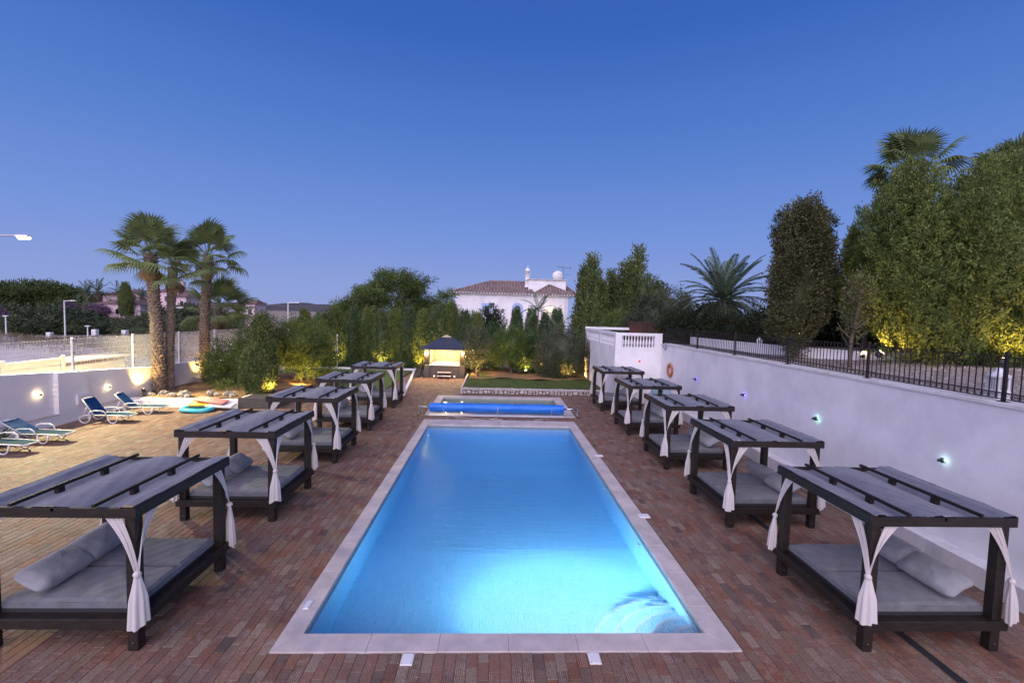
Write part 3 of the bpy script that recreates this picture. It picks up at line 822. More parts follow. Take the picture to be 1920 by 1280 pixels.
wf = empty('mesh_fence', 'white welded wire mesh fence standing on the left boundary wall', 'fence')
pys = [10.2, 13.4, 16.7, 19.95, 23.2, 26.5, 29.8, 33.1, 36.3]
FXL = -17.85
for yy in pys:
    zt = 3.40; z0 = wtop(yy) - .01
    p_ = obj('post', MB().cbox(FXL - .045, yy - .045, z0, FXL + .045, yy + .045, zt, .008), M['whitemetal'], wf)
    for zz in (.25, .75, 1.25):
        if z0 + zz < zt: obj('clamp', MB().box(FXL + .046, yy - .03, z0 + zz, FXL + .06, yy + .03, z0 + zz + .04), M['dgrey'], p_)
for ya, yb in zip(pys[:-1], pys[1:]):
    mb = MB(); nb = int((yb - ya - .1) / .055)
    for i in range(nb):
        yy = ya + .06 + (yb - ya - .12) * i / (nb - 1)
        mb.box(FXL - .003, yy - .003, wtop(yy) + .04, FXL + .003, yy + .003, 3.36)
    o = obj('wire', mb, M['whitemetal'], wf); o['kind'] = 'stuff'
    for zz in (3.33, 3.1, 2.85, 2.6, 2.35, 2.1, 1.85):
        if zz > wtop(ya) + .1:
            obj('horizontal_wire', MB().box(FXL + .004, ya + .046, zz, FXL + .014, yb - .046, zz + .012), M['whitemetal'], wf)

# cream board enclosure behind the fence
cb = empty('board_enclosure', 'cream painted plank enclosure behind the wire fence at far left, lit by the street lamp', 'enclosure')
for k in range(5):
    obj('plank', MB().cbox(-19.55, 12, .75 + k * .33, -19.48, 21.3, .75 + k * .33 + .31, .01), M['cream_wood'], cb)
for yy in (18.6, 21.15): obj('post', MB().cbox(-19.46, yy, 0, -19.36, yy + .14, 2.5, .01), M['cream_wood'], cb)
cb2 = empty('timber_shed', 'low cream shed with slatted vent behind the wire fence, right of the plank enclosure', 'shed')
obj('wall', MB().box(-20.9, 21.45, -.6, -19.6, 24.9, 1.95), M['cream_wood'], cb2)
obj('roof', MB().cbox(-21.1, 21.35, 2.12, -19.45, 25.1, 2.2, .01), M['cream_wood'], cb2)
for i in range(22): obj('slat', MB().box(-19.66, 21.5 + i * .155, 1.952, -19.6, 21.56 + i * .155, 2.118), M['woodbrown'], cb2)

# planter on the left
pl = empty('raised_planter', 'raised earth bed behind a low white wall at the back of the left terrace', 'planter')
obj('planter_wall', MB().cbox(-17.4, 22.28, -.1, -12.3, 22.52, .40, .008), M['plaster_left'], pl)
obj('planter_wall', MB().box(-12.55, 22.522, -.1, -12.3, 24, .38), M['plaster_left'], pl)
def soilf(u, v):
    x = -17.6 + 7.0 * u; y = 22.5 + 9.5 * v
    return (x, y, .36 + .05 * sin(x * 2.1 + y) + .04 * sin(y * 2.7 - x * 1.3) + .02 * sin(x * 7 + y * 5) - .03 * (u > .9))
mb = MB(); mb.grid(soilf, 60, 80); obj('soil', mb, M['earth'], pl, smooth=True)
obj('edge_board', MB().cbox(-10.75, 24.2, -.1, -10.62, 32, .42, .008), M['woodbrown'], pl)
obj('edge_board', MB().cbox(-12.2, 24.1, -.1, -10.76, 24.2, .42, .008), M['woodbrown'], pl)
bx = empty('slatted_bench_box', 'dark slatted timber planter box at the right end of the low white planter wall', 'planter box')
for k in range(6): obj('slat', MB().cbox(-12.28, 22.25, .01 + k * .085, -10.5, 22.3, .085 + k * .085, .006), M['tub'], bx)
for k in range(6): obj('slat', MB().cbox(-10.5, 22.25, .01 + k * .085, -10.45, 24.05, .085 + k * .085, .006), M['tub'], bx)
obj('lid', MB().cbox(-12.28, 22.3, .40, -10.52, 24.05, .44, .006), M['tub'], bx)

def rockmesh(seed, s=1.0):
    r = np.random.default_rng(seed); ph = r.uniform(0, 6, 9)
    def f(u, v):
        a = 2 * pi * u; b_ = pi * v
        d = 1 + .16 * sin(3 * a + ph[0]) * sin(b_ * 2 + ph[1]) + .13 * sin(5 * a + ph[2] + 3 * b_) + .10 * sin(7 * b_ + ph[3] + 2 * a) * sin(b_)
        d = round(d * 7) / 7 * .5 + d * .5
        return (s * d * sin(b_) * cos(a), s * .8 * d * sin(b_) * sin(a), s * .62 * d * cos(b_))
    mb = MB(); mb.grid(f, 14, 9, closeu=True)
    return mb.mesh('rock', M['rock'])
rks = [rockmesh(i, 1) for i in range(5)]
rocks = [(-16.9, 23.0, .2, 'flat tan rock lowest at the left foot of the double palm'), (-16.35, 23.1, .26, 'tall pale boulder at the foot of the double palm'), (-15.85, 22.95, .22, 'round grey boulder beside the tall pale one at the palm foot'),
         (-15.35, 23.05, .27, 'light grey boulder with white patches at the right end of the palm rocks'), (-15.05, 22.85, .17, 'small grey rock rightmost of the palm rocks'), (-17.3, 23.2, .19, 'orange lit rock against the left wall near the spotlight'),
         (-14.3, 23.5, .24, 'brown rock on the bare earth behind the middle of the low white wall'), (-13.95, 23.4, .15, 'small brown rock in front of the pair on bare earth'), (-13.45, 23.5, .26, 'jagged brown boulder right of the pair on bare earth'),
         (-13.1, 23.25, .2, 'dark brown rock nearest the slatted box'), (-17.9 + .5, 27.3, .24, 'rock at the base of the second palm'), (-15.95, 22.82, .11, 'smallest stone in front of the palm boulders')]
for i, (x, y, s, lab) in enumerate(rocks):
    o = obj('rock', rks[i % 5], None, None, (x, y, .40 + s * .2), (.1 * i, .2, i * 1.3)); o.scale = (s, s, s * (1.15 if i % 2 else .85))
    tag(o, lab, 'rock', 'rocks in the raised planter')

# lawn/green on the left, with white kerb
tag(obj('putting_green', MB().box(-16.5, 26.85, -.1, -6.7, 37.6, .02).box(-10.6, 25.4, -.1, -5.35, 26.85, .02), M['green_turf']), kind='structure')
kb = empty('white_kerb', 'white painted kerb round the artificial green at left', 'kerb')
for i in range(9):
    ya = 26.4 + i * 1.36; xa = -5.25 - (ya - 26.4) * .115; xb = -5.25 - (ya + 1.36 - 26.4) * .115
    mb = MB(); mb.add([(xa, ya, -.05), (xa + .16, ya, -.05), (xb + .16, ya + 1.355, -.05), (xb, ya + 1.355, -.05), (xa, ya, .12), (xa + .16, ya, .12), (xb + .16, ya + 1.355, .12), (xb, ya + 1.355, .12)], [(3, 2, 1, 0), (4, 5, 6, 7), (0, 1, 5, 4), (1, 2, 6, 5), (2, 3, 7, 6), (3, 0, 4, 7)])
    obj('kerb_stone', mb, M['plaster'], kb)
for i in range(5): obj('kerb_stone', MB().cbox(-10.5 + i * 1.05, 25.25, -.05, -9.455 + i * 1.05, 25.4, .12, .006), M['plaster'], kb)
for i in range(10): obj('kerb_stone', MB().cbox(-16.5 + i * 1.0, 37.62, -.05, -15.505 + i * 1.0, 37.8, .16, .006), M['plaster'], kb)
for i in range(4): obj('kerb_stone', MB().cbox(-6.45 + i * .95, 38.3, -.05, -5.505 + i * .95, 38.45, .15, .006), M['plaster'], kb)

# lawn at right behind rubble wall
def lawnf(u, v):
    x = -1.75 + 8.67 * u; y = 27.75 + 10.5 * v
    return (x, y, .30 + .04 * sin(x * 1.3 + y) + .012 * sin(x * 5 + y * 3))
mb = MB(); mb.grid(lawnf, 40, 40); tag(obj('lawn', mb, M['grass'], smooth=True), kind='structure')
# soil strip where the shrubs stand
def bedf(u, v):
    x = -1.6 + 8.4 * u; y = 31.6 + 6.4 * v
    return (x, y, .36 + .05 * sin(x * 2.3) + .03 * sin(y * 4 + x))
mb = MB(); mb.grid(bedf, 30, 30); tag(obj('shrub_bed_soil', mb, M['earth'], smooth=True), kind='structure')
# grass blades along the lawn, real tufts
def tufts(n, xr, yr, z, hh, name, m_, seed):
    r = np.random.default_rng(seed)
    x = r.uniform(*xr, n); y = r.uniform(*yr, n); a = r.uniform(0, 2 * pi, n); h = hh * r.uniform(.5, 1.2, n); w = .008
    lx = r.normal(0, .3, n) * h; ly = r.normal(0, .3, n) * h
    V = np.empty((n, 3, 3)); zz = z + .04 * np.sin(x * 1.3 + y) + .012 * np.sin(x * 5 + y * 3) if name == 'grass' else z + 0 * x
    V[:, 0] = np.stack([x - w * np.cos(a), y - w * np.sin(a), zz], 1); V[:, 1] = np.stack([x + w * np.cos(a), y + w * np.sin(a), zz], 1)
    V[:, 2] = np.stack([x + lx, y + ly, zz + h], 1)
    me = bpy.data.meshes.new(name); me.from_pydata(V.reshape(-1, 3).tolist(), [], np.arange(3 * n).reshape(-1, 3).tolist()); me.materials.append(m_)
    o = bpy.data.objects.new(name, me); COL.objects.link(o); return o
tag(tufts(26000, (-1.7, 6.85), (27.85, 32.2), .29, .05, 'grass', mat('grass_blades', (.045, .075, .015), .8, (.09, .12, .03), 2), 3), 'short dark green lawn behind the rubble stone edging', 'grass', kind='stuff')

# rubble wall: individual stones over mortar
sw = empty('rubble_wall', 'low dry-stone rubble retaining wall holding up the lawn behind the shallow pool', 'wall')
obj('mortar', MB().box(-1.82, 27.47, -.1, 6.55, 27.75, .27), M['mortar'], sw)
obj('end_pier', MB().cbox(-1.95, 27.42, -.1, -1.83, 34.3, .34, .01), M['coping'], sw)
r2 = random.Random(11)
rows = [(-.02, .10), (.10, .20), (.20, .30)]
xs_rows = []
xcur = -1.82
stones = []
while xcur < 6.5:
    w = r2.uniform(.16, .34)
    if r2.random() < .45:
        stones.append((xcur, 0.0, w, .27))
    else:
        s = r2.uniform(.1, .17); sp_ = r2.uniform(.35, .65) * w
        stones.append((xcur, 0.0, w, s)); 
        if r2.random() < .5: stones.append((xcur, s, w, .27 - s))
        else: stones.append((xcur, s, sp_, .27 - s)); stones.append((xcur + sp_, s, w - sp_, .27 - s))
    xcur += w
def stone(x, z, w, h, y=27.47, d=.05):
    g = .012; N = r2.choice((5, 6, 7)); cx, cz = x + w / 2, z + h / 2; pts = []
    off = r2.uniform(0, 6)
    for i in range(N):
        a = off + 2 * pi * i / N + r2.uniform(-.2, .2)
        ca, sa = cos(a), sin(a); k = 1 / max(abs(ca), abs(sa)) * r2.uniform(.84, 1.0)
        pts.append((cx + ca * k * (w / 2 - g), cz + sa * k * (h / 2 - g)))
    vs = [(px, y + .01, pz) for px, pz in pts] + [(px, y - d * .6, pz) for px, pz in pts] + [(cx + (px - cx) * .8, y - d * r2.uniform(.9, 1.2), cz + (pz - cz) * .8) for px, pz in pts]
    fs = [tuple(range(2 * N, 3 * N))] + [(q + i, q + (i + 1) % N, q + N + (i + 1) % N, q + N + i) for q in (0, N) for i in range(N)]
    mb = MB(); mb.add(vs, fs); obj('stone', mb, M['stone'], sw)
for s in stones: stone(*s)
xcur = -1.82
while xcur < 6.45:
    w = r2.uniform(.2, .42); mb = MB(); mb.cbox(xcur + .006, 27.40 + r2.uniform(-.02, .02), .272, xcur + w - .006, 27.78, .325 + r2.uniform(-.012, .015), .014); obj('cap_stone', mb, M['stone'], sw); xcur += w

# ---------------------------------------------------------------- upper garden on the right
def gardenf(u, v):
    x = WX + .2 + 40 * u; y = 1.5 + 43 * v
    return (x, y, 3.38 + .03 * sin(x * 1.7 + y * .6) + .02 * sin(y * 2.1) + (.35 * min(max((x - 11.6) / 6, 0), 1)))
mb = MB(); mb.grid(gardenf, 60, 70)
mb.v = [p if not (p[1] > 25.5 and p[0] < 14.3) else (p[0], p[1], 2.9) for p in mb.v]
tag(obj('gravel_garden', mb, M['gravel'], smooth=True), kind='structure')
# stones scattered on gravel (uncountable)
n = 6000; r = np.random.default_rng(9)
px_ = WX + .4 + r.power(1.0, n) * 6; py_ = r.uniform(4, 25.5, n); s = r.uniform(.008, .03, n)
V = []; F = []
for x, y, s_ in zip(px_, py_, s):
    z = 3.38 + .03 * sin(x * 1.7 + y * .6) + .02 * sin(y * 2.1) + (.35 * min(max((x - 11.6) / 6, 0), 1)); b0 = len(V)
    V += [(x - s_, y - s_, z), (x + s_, y - s_ * .7, z), (x + s_ * .6, y + s_, z), (x - s_ * .7, y + s_ * .8, z), (x, y, z + s_ * .9)]
    F += [(b0, b0 + 1, b0 + 4), (b0 + 1, b0 + 2, b0 + 4), (b0 + 2, b0 + 3, b0 + 4), (b0 + 3, b0, b0 + 4)]
mb = MB(); mb.v = V; mb.f = F; mb.m = [0] * len(F); mb.n = len(V)
tag(obj('gravel_stones', mb, mat('pebbles', (.30, .26, .24), .9, (.55, .50, .47), 9)), 'loose pale pebbles in the raised garden behind the iron railing', 'gravel', kind='stuff')
gw = empty('garden_wall', 'low white garden wall behind the iron railing in the raised garden', 'wall')
gp = [(11.2, 25.3), (11.75, 21.5), (12.45, 18.2), (13.6, 16.4), (15.4, 15.9)]
for (xa, ya), (xb, yb) in zip(gp[:-1], gp[1:]):
    d = Vector((xb - xa, yb - ya, 0)); L = d.length; a = math.atan2(d.y, d.x)
    obj('wall_face', MB().box(0, -.1, 3.2, L, .1, 3.80), M['plaster'], gw, (xa, ya, 0), (0, 0, a))
    obj('wall_cap', MB().cbox(0, -.13, 3.80, L, .13, 3.85, .008), M['plaster'], gw, (xa, ya, 0), (0, 0, a))
rs = empty('dark_screen', 'dark rusty metal screen behind the balustrade', 'screen')
for i in range(5):
    obj('panel', MB().cbox(9.3 + i * .95, 31, 2.9, 10.24 + i * .95, 31.06, 4.6 + .01 * (i % 2), .01), M['rust'], rs)
ws = empty('slatted_screen', 'warm lit horizontal slat timber screen behind the date palm', 'screen')
for i in range(12): obj('slat', MB().cbox(13.5, 26.4, 3.55 + i * .115, 15.9, 26.43, 3.65 + i * .115, .004), M['woodscreen'], ws)
for xx in (13.5, 14.7, 15.85): obj('post', MB().cbox(xx, 26.31, 3.4, xx + .08, 26.39, 4.98, .006), M['woodscreen'], ws)
# chimney-like vents
def vent(x, y, z, label, s=1.0):
    o = empty('garden_lantern', label, 'lantern', (x, y, z), group='small white chimney-shaped lanterns')
    obj('base', MB().cbox(-.13 * s, -.13 * s, 0, .13 * s, .13 * s, .22 * s, .006), M['whitev'], o)
    mb = MB()
    for zz in range(4):
        for k in range(5):
            a = -.11 + k * .045
            for (sx, sy) in ((1, 0), (0, 1)):
                for q in (-1, 1):
                    if sx: mb.box((a) * s, q * .11 * s - .01, (.25 + zz * .055) * s, (a + .02) * s, q * .11 * s + .01, (.295 + zz * .055) * s)
                    else: mb.box(q * .11 * s - .01, a * s, (.25 + zz * .055) * s, q * .11 * s + .01, (a + .02) * s, (.295 + zz * .055) * s)
        mb.box(-.12 * s, -.12 * s, (.295 + zz * .055) * s, .12 * s, .12 * s, (.305 + zz * .055) * s)
    mb.box(-.12 * s, -.12 * s, .22 * s, .12 * s, .12 * s, .25 * s)
    obj('lattice', mb, M['whitev'], o)
    obj('core', MB().box(-.09 * s, -.09 * s, .25 * s, .09 * s, .09 * s, .47 * s), M['dgrey'], o)
    obj('cap', MB().lathe([(.17 * s, 0), (.17 * s, .03 * s), (.10 * s, .09 * s), (.07 * s, .11 * s), (.06 * s, .16 * s), (.02 * s, .18 * s)], 8), M['whitev'], o, (0, 0, .475 * s))
vent(10.05, 8.62, 3.40, 'small white chimney-shaped lantern behind the railing at the right edge', 1.05)
vent(12.1, 20.3, 3.6, 'small white chimney-shaped lantern in front of the brown cypress', .8)

# ---------------------------------------------------------------- hot tub gazebo
hg = empty('hot_tub_gazebo', 'lit hot tub under a small dark hipped roof at the terrace end', 'gazebo', (-3.62, 34.9, 0))
for sx in (-1, 1):
    for sy in (-1, 1):
        mb = MB(); mb.cbox(-.20, -.20, .02, .20, .20, .98, .02); obj('corner_cabinet', mb, M['tub'], hg, (sx * 1.30, sy * 1.1 + .1, 0))
        mb = MB(); mb.cbox(-.16, -.16, .98, .16, .16, 2.1, .01); obj('corner_post', mb, M['darkwood'], hg, (sx * 1.32, sy * 1.12 + .1, 0))
        o = obj('bracket_lamp', MB().lathe([(.05, 0), (.16, .12), (.17, .2)], 14), M['tubwall'], hg, (sx * 1.32, sy * 1.12 + .1 - .0, 1.93))
obj('tub_side', MB().cbox(-1.10, -1.12, .02, 1.10, 1.15, .93, .02), M['tub'], hg)
mb = MB()
for i in range(21): mb.box(-1.08 + i * .105, -1.128, .06, -1.0 + i * .105, -1.12, .88)
o = obj('cladding_slats', mb, M['tub'], hg)
obj('tub_rim', MB().cbox(-1.14, -1.15, .93, 1.14, 1.2, 1.0, .02), M['tubcover'], hg)
obj('tub_cover', MB().cbox(-1.0, -1.0, 1.0, 1.0, 1.05, 1.05, .02), M['tubcover'], hg)
for k in range(2): obj('back_blind', MB().box(-1.12 + k * 1.13, 1.13, 1.06, -.01 + k * 1.13, 1.16, 2.04), M['tubwall'], hg)
obj('side_blind', MB().box(-1.14, -.9, 1.06, -1.11, 1.1, 2.04), M['tubwall'], hg)
obj('side_blind', MB().box(1.11, -.9, 1.06, 1.14, 1.1, 2.04), M['tubwall'], hg)
obj('eave_beam', MB().box(-1.5, -1.3, 2.10, 1.5, 1.5, 2.18), M['dgrey'], hg)
mb = MB()
Ex, Ey, Tx = 1.85, 1.75, .32
base = [(-Ex, -Ey + .1, 2.17), (Ex, -Ey + .1, 2.17), (Ex, Ey + .1, 2.17), (-Ex, Ey + .1, 2.17)]; top = [(-Tx, -Tx + .1, 2.98), (Tx, -Tx + .1, 2.98), (Tx, Tx + .1, 2.98), (-Tx, Tx + .1, 2.98)]
mb.add(base + top, [(3, 2, 1, 0), (4, 5, 6, 7)] + [(i, (i + 1) % 4, 4 + (i + 1) % 4, 4 + i) for i in range(4)])
roof = obj('roof', mb, M['tubroof'], hg)
mb = MB()
for i in range(17):
    t = -1 + 2 * i / 16; xb = t * Ex
    # each seam climbs straight up the slope until it meets the hip
    f = 1 if abs(xb) <= Tx else (Ex - abs(xb)) / (Ex - Tx)
    if f < .05: continue
    mb.tube([(xb, -Ey + .1, 2.18), (xb, -Ey + .1 + (Ey - Tx) * f, 2.18 + .81 * f)], .018, 5)
    mb.tube([(Ex * 1 , t * Ey + .1, 2.18), (Ex - (Ex - Tx) * f, t * Ey + .1, 2.18 + .81 * f)], .018, 5)
    mb.tube([(-Ex * 1 , t * Ey + .1, 2.18), (-Ex + (Ex - Tx) * f, t * Ey + .1, 2.18 + .81 * f)], .018, 5)
obj('roof_seam', mb, M['tubroof'], roof)
mb = MB(); mb.add([(-.38, -.28, 2.985), (.38, -.28, 2.985), (.38, .48, 2.985), (-.38, .48, 2.985), (-.05, .05, 3.16), (.05, .05, 3.16), (.05, .15, 3.16), (-.05, .15, 3.16)], [(3, 2, 1, 0), (4, 5, 6, 7)] + [(i, (i + 1) % 4, 4 + (i + 1) % 4, 4 + i) for i in range(4)])
obj('roof_cap', mb, M['tubwall'], hg)
for k in range(2):
    st = obj('step', MB().cbox(-.5, -1.62 + k * .24, .17 + k * .24, .5, -1.36 + k * .24, .22 + k * .24, .012), M['coping'], hg)
obj('step_side', MB().box(-.46, -1.6, .02, -.40, -1.14, .17).box(.40, -1.6, .02, .46, -1.14, .17).box(-.46, -1.36, .17, -.40, -1.14, .41).box(.40, -1.36, .17, .46, -1.14, .41), M['tub'], hg)
for s in (-1, 1): obj('floor_spot', MB().lathe([(.06, 0), (.05, .03)], 12), M['lamp_soft'], hg, (s * .75, -1.16, .14), (pi / 2, 0, 0))
light('gazebo_light', 'POINT', (0, -.1, 1.98), 230, (1, .80, .46), hg, .12)
for sx in (-1, 1): light('gazebo_bracket_light', 'POINT', (sx * 1.38, -1.32, 1.82), 260, (1, .62, .25), hg, .05)
cs = empty('folded_cover', 'dark folded tub cover leaning against the left side of the hot tub', 'tub cover', (-5.48, 34.0, 0))
obj('panel', MB().cbox(-.05, -.4, 0, .05, .5, 1.15, .01), M['tub'], cs, rot=(0, .12, 0))
obj('panel', MB().cbox(-.05, -.4, 0, .05, .5, .95, .01), M['tub'], cs, (-.18, 0, 0), (0, .3, 0))

# ---------------------------------------------------------------- daybeds
def bedmesh_curtain(sx, sy, seed, long=1.0):
    """tied curtain at one post; built round the post corner at origin, sx,sy point to the bed's outside"""
    r = random.Random(seed)
    mb = MB()
    zt, zk, zb = 1.94, 1.16 + r.uniform(-.05, .05), .47 + r.uniform(-.05, .07)
    K = Vector((sx * .10, sy * .10, zk))
    ph = r.uniform(0, 6)
    for ax in (0, 1):
        wtop_ = .24
        def f(u, v, ax=ax):
            s = .05 + wtop_ * u
            if ax == 0: T = Vector((-sx * (s + .05), sy * .075, zt))
            else: T = Vector((sx * .075, -sy * (s + .05), zt))
            e = v ** 1.15
            p = T.lerp(K, e)
            sag = sin(pi * v) * .05
            pl_ = .016 * sin(u * 22 + ph + v * 2) * (1 - .55 * v)
            if ax == 0: p.x += sx * sag * (1 if u > .5 else .6); p.y += sy * pl_
            else: p.y += sy * sag * (1 if u > .5 else .6); p.x += sx * pl_
            q = (u - .5) * .05 * v
            p.x += q * sy * .7; p.y -= q * sx * .7
            return p
        mb.grid(f, 22, 14)
    def sk(u, v):
        a = 2 * pi * u
        w = .036 + .040 * min(v * 2.2, 1) + .035 * v
        rr_ = w * (1 + .20 * sin(a * 7 + ph) * min(v * 2, 1) + .1 * sin(a * 3 + ph))
        z = zk - (zk - zb) * v + .03 * v * sin(a * 2 + ph)
        dx, dy = cos(a) * rr_, sin(a) * rr_ * .62
        # flattened against the outer corner of the post, broad side facing outwards
        ux, uy = (sx * .70710, sy * .70710)
        return (K.x + dy * ux - dx * uy + ux * .02 * v, K.y + dy * uy + dx * ux + uy * .03 * v, z)
    mb.grid(sk, 44, 12, closeu=True)
    def kn(u, v):
        a, c = 2 * pi * u, pi * v
        return (K.x + .048 * sin(c) * cos(a) * (1 + .15 * sin(a * 4)), K.y + .048 * sin(c) * sin(a), K.z + .05 * cos(c))
    mb.grid(kn, 14, 8, closeu=True)
    return mb
def make_bed(loc, side, label):
    """side +1: feet toward -x (right row); pillows at the +x end. side -1: mirrored"""
    t = empty('daybed', label, 'daybed', loc, 0, 'canopy daybeds in two rows along the pool')
    hw = 1.06; P = .145; ZT = 2.10
    for sx in (-1, 1):
        for sy in (-1, 1):
            x0_ = sx * hw - (P if sx > 0 else 0); y0_ = sy * hw - (P if sy > 0 else 0)
            lg = obj('post', MB().cbox(x0_, y0_, 0, x0_ + P, y0_ + P, 1.94, .008), M['darkwood'], t)
            obj('bolt', MB().lathe([(.012, 0), (.010, .006)], 8), M['chrome'], lg, (x0_ + P * .5, y0_ - .0005, .12), (pi / 2, 0, 0))
            obj('curtain', bedmesh_curtain(sx, sy, rr.randint(0, 999)), M['voile'], t, (sx * hw - sx * P / 2 + sx * .02, sy * hw - sy * P / 2 + sy * .02, 0), smooth=True)
    O = hw + .055
    for sy in (-1, 1):
        a, b_ = sorted((sy * O, sy * (O - .052)))
        obj('bed_rail', MB().cbox(-O, a, .36, O, b_, .50, .005), M['darkwood'], t)
        obj('canopy_beam', MB().cbox(-O, a, 1.95, O, b_, 2.085, .005), M['darkwood'], t)
    for sx in (-1, 1):
        a, b_ = sorted((sx * O, sx * (O - .052)))
        obj('bed_rail', MB().cbox(a, -O + .053, .36, b_, O - .053, .50, .005), M['darkwood'], t)
        obj('canopy_beam', MB().cbox(a, -O + .053, 1.95, b_, O - .053, 2.085, .005), M['darkwood'], t)
    obj('deck', MB().box(-O + .06, -O + .06, .44, O - .06, O - .06, .478), M['darkwood'], t)
    obj('inner_frame', MB().box(-.93, -.93, .48, .93, .93, .535), M['dgrey'], t)
    for k in range(2):
        ya = -.925 + k * .928
        def mt(u, v, ya=ya):
            # rounded slab: closed loop in v over the section
            return None
        mb = MB(); L_, D_ = .93, .46
        def top(u, v):
            x = -L_ + 2 * L_ * u; y = ya + .003 + .919 * v
            ed = min(u, 1 - u) * 2 * L_; ed2 = min(v, 1 - v) * .919
            rnd = .035 * (max(0, 1 - ed / .05) ** 2 + max(0, 1 - ed2 / .05) ** 2)
            return (x, y, .655 - min(rnd, .05) + .007 * sin(x * 5 + k * 2 + loc[1]) * sin(y * 7 + loc[1]) + .0035 * sin(x * 14 + y * 9 + loc[1] * 3) + .003 * sin(x * 23 - y * 17 + loc[1]))
        mb.grid(top, 36, 18)
        mb.box(-L_, ya + .003, .536, L_, ya + .922, .618)
        obj('mattress', mb, M['mattress'], t, smooth=False)
    # inner joists and top bars
    for yy in (-.36, .36):
        pass
    for xx in (-.55, .0, .55):
        if xx == 0:
            obj('rafter', MB().cbox(xx - .022, -O + .0, 2.040, xx + .022, O, 2.088, .004), M['darkwood'], t)
        else:
            bb = obj('rafter', MB().cbox(xx - .022, -O - .01, 2.10, xx + .022, O + .01, 2.145, .004), M['darkwood'], t)
            for yy in (-.40, .40): obj('spacer_block', MB().box(xx - .035, yy - .05, 2.0, xx + .035, yy + .05, 2.10), M['darkwood'], bb)
    for xx in (-O + .03, O - .03): obj('rafter', MB().cbox(xx - .02, -O - .005, 2.087, xx + .02, O + .005, 2.112, .004), M['darkwood'], t)
    sd = rr.uniform(0, 6)
    def cv(u, v):
        x = -O + .03 + (2 * O - .06) * u; y = -O + .02 + (2 * O - .04) * v
        # rises to the outer and middle rafters, dips under the two upper bars
        w = abs(cos(x / .55 * pi / 2))
        z = 2.020 + .092 * w ** 1.2
        if abs(x) > .9: z = max(z, 2.118)
        z -= .020 * sin(pi * v) * (1 - w)
        z += .007 * sin(x * 9 + y * 4 + sd) + .004 * sin(x * 30 + y * 11 + sd) + .003 * sin(y * 26 - x * 6 + sd)
        return (x, y, z)
    mb = MB(); mb.grid(cv, 64, 26); obj('canopy_cloth', mb, M['fabric_top'], t, smooth=True)
    mb = MB(); mb.grid(lambda u, v: (lambda p: (p[0], p[1], p[2] - .006))(cv(u, v)), 64, 26); mb.f = [tuple(reversed(q)) for q in mb.f]
    return t
def pillow_mesh(seed):
    r = random.Random(seed); a1, a2, a3 = [r.uniform(0, 6) for _ in range(3)]
    L_, W_, T_ = .475, .25, .125
    def f(u, v):
        a = 2 * pi * u; c = pi * v
        ca, sa = cos(a), sin(a)
        sgn = lambda q, e: math.copysign(abs(q) ** e, q)
        sq = sin(c) ** .5 if sin(c) > 0 else 0
        x = L_ * sgn(ca, .38) * sq; y = W_ * sgn(sa, .38) * sq
        corner = (abs(x) / L_) ** 4 * (abs(y) / W_) ** 2
        z = T_ * sgn(cos(c), .8) * (1 - .55 * max(abs(x) / L_, 0) ** 5) * (1 - .45 * (abs(y) / W_) ** 5)
        x *= 1 + .05 * corner; y *= 1 + .10 * corner
        z += .010 * sin(x * 12 + a1) * sin(y * 16 + a2) + .006 * sin(x * 27 + a3)
        return (x, y, z)
    mb = MB(); mb.grid(f, 48, 22, closeu=True)
    return mb.mesh('pillow', M['pillow'], True)
pms = [pillow_mesh(i) for i in range(4)]
ordn = ['nearest the camera', 'second from the camera', 'third from the camera', 'fourth from the camera', 'farthest from the camera']
rowlab = {1: 'right row by the white wall', -1: 'left row by the pool'}
RX, LX = 6.68, -5.985
beds = [(RX, 7.36, 1), (RX, 11.31, 1), (RX, 15.30, 1), (RX, 19.43, 1), (RX, 24.12, 1), (LX, 7.42, -1), (LX, 11.42, -1), (LX, 15.5, -1), (LX, 19.48, -1), (LX, 23.93, -1)]
for i, (x, y, s) in enumerate(beds):
    k = i % 5
    side = 'right' if s > 0 else 'left'
    make_bed((x, y, 0), s, 'dark wood canopy daybed with tied white curtains, %s in the %s row' % (ordn[k], side))
    px = x + s * .62
    for q in (0, 1):
        yy = y + (-.44 if q == 0 else .44)
        o = obj('pillow', pms[(i + q) % 4], None, None, (px + rr.uniform(-.03, .03), yy + rr.uniform(-.03, .03), .655 + .215))
        if s > 0 and k == 1 and q == 1:
            o.location = (px - .05, yy - .05, .655 + .25); o.rotation_euler = (0, radians(-58), radians(20))
            o.rotation_euler = (radians(90 - 35), 0, radians(90 + 15))
        else:
            o.rotation_euler = (radians(30), 0, radians((-90 if s > 0 else 90) + rr.uniform(-4, 4)))
        o.location.z = .655 + .20
        tag(o, 'grey %s cushion on the %s daybed of the %s row' % ('near' if q == 0 else 'far', ordn[k].replace(' from the camera', '').replace(' the camera', '').replace('nearest', 'nearest').replace('second', 'second'), side), 'cushion', 'grey cushions on the daybeds')

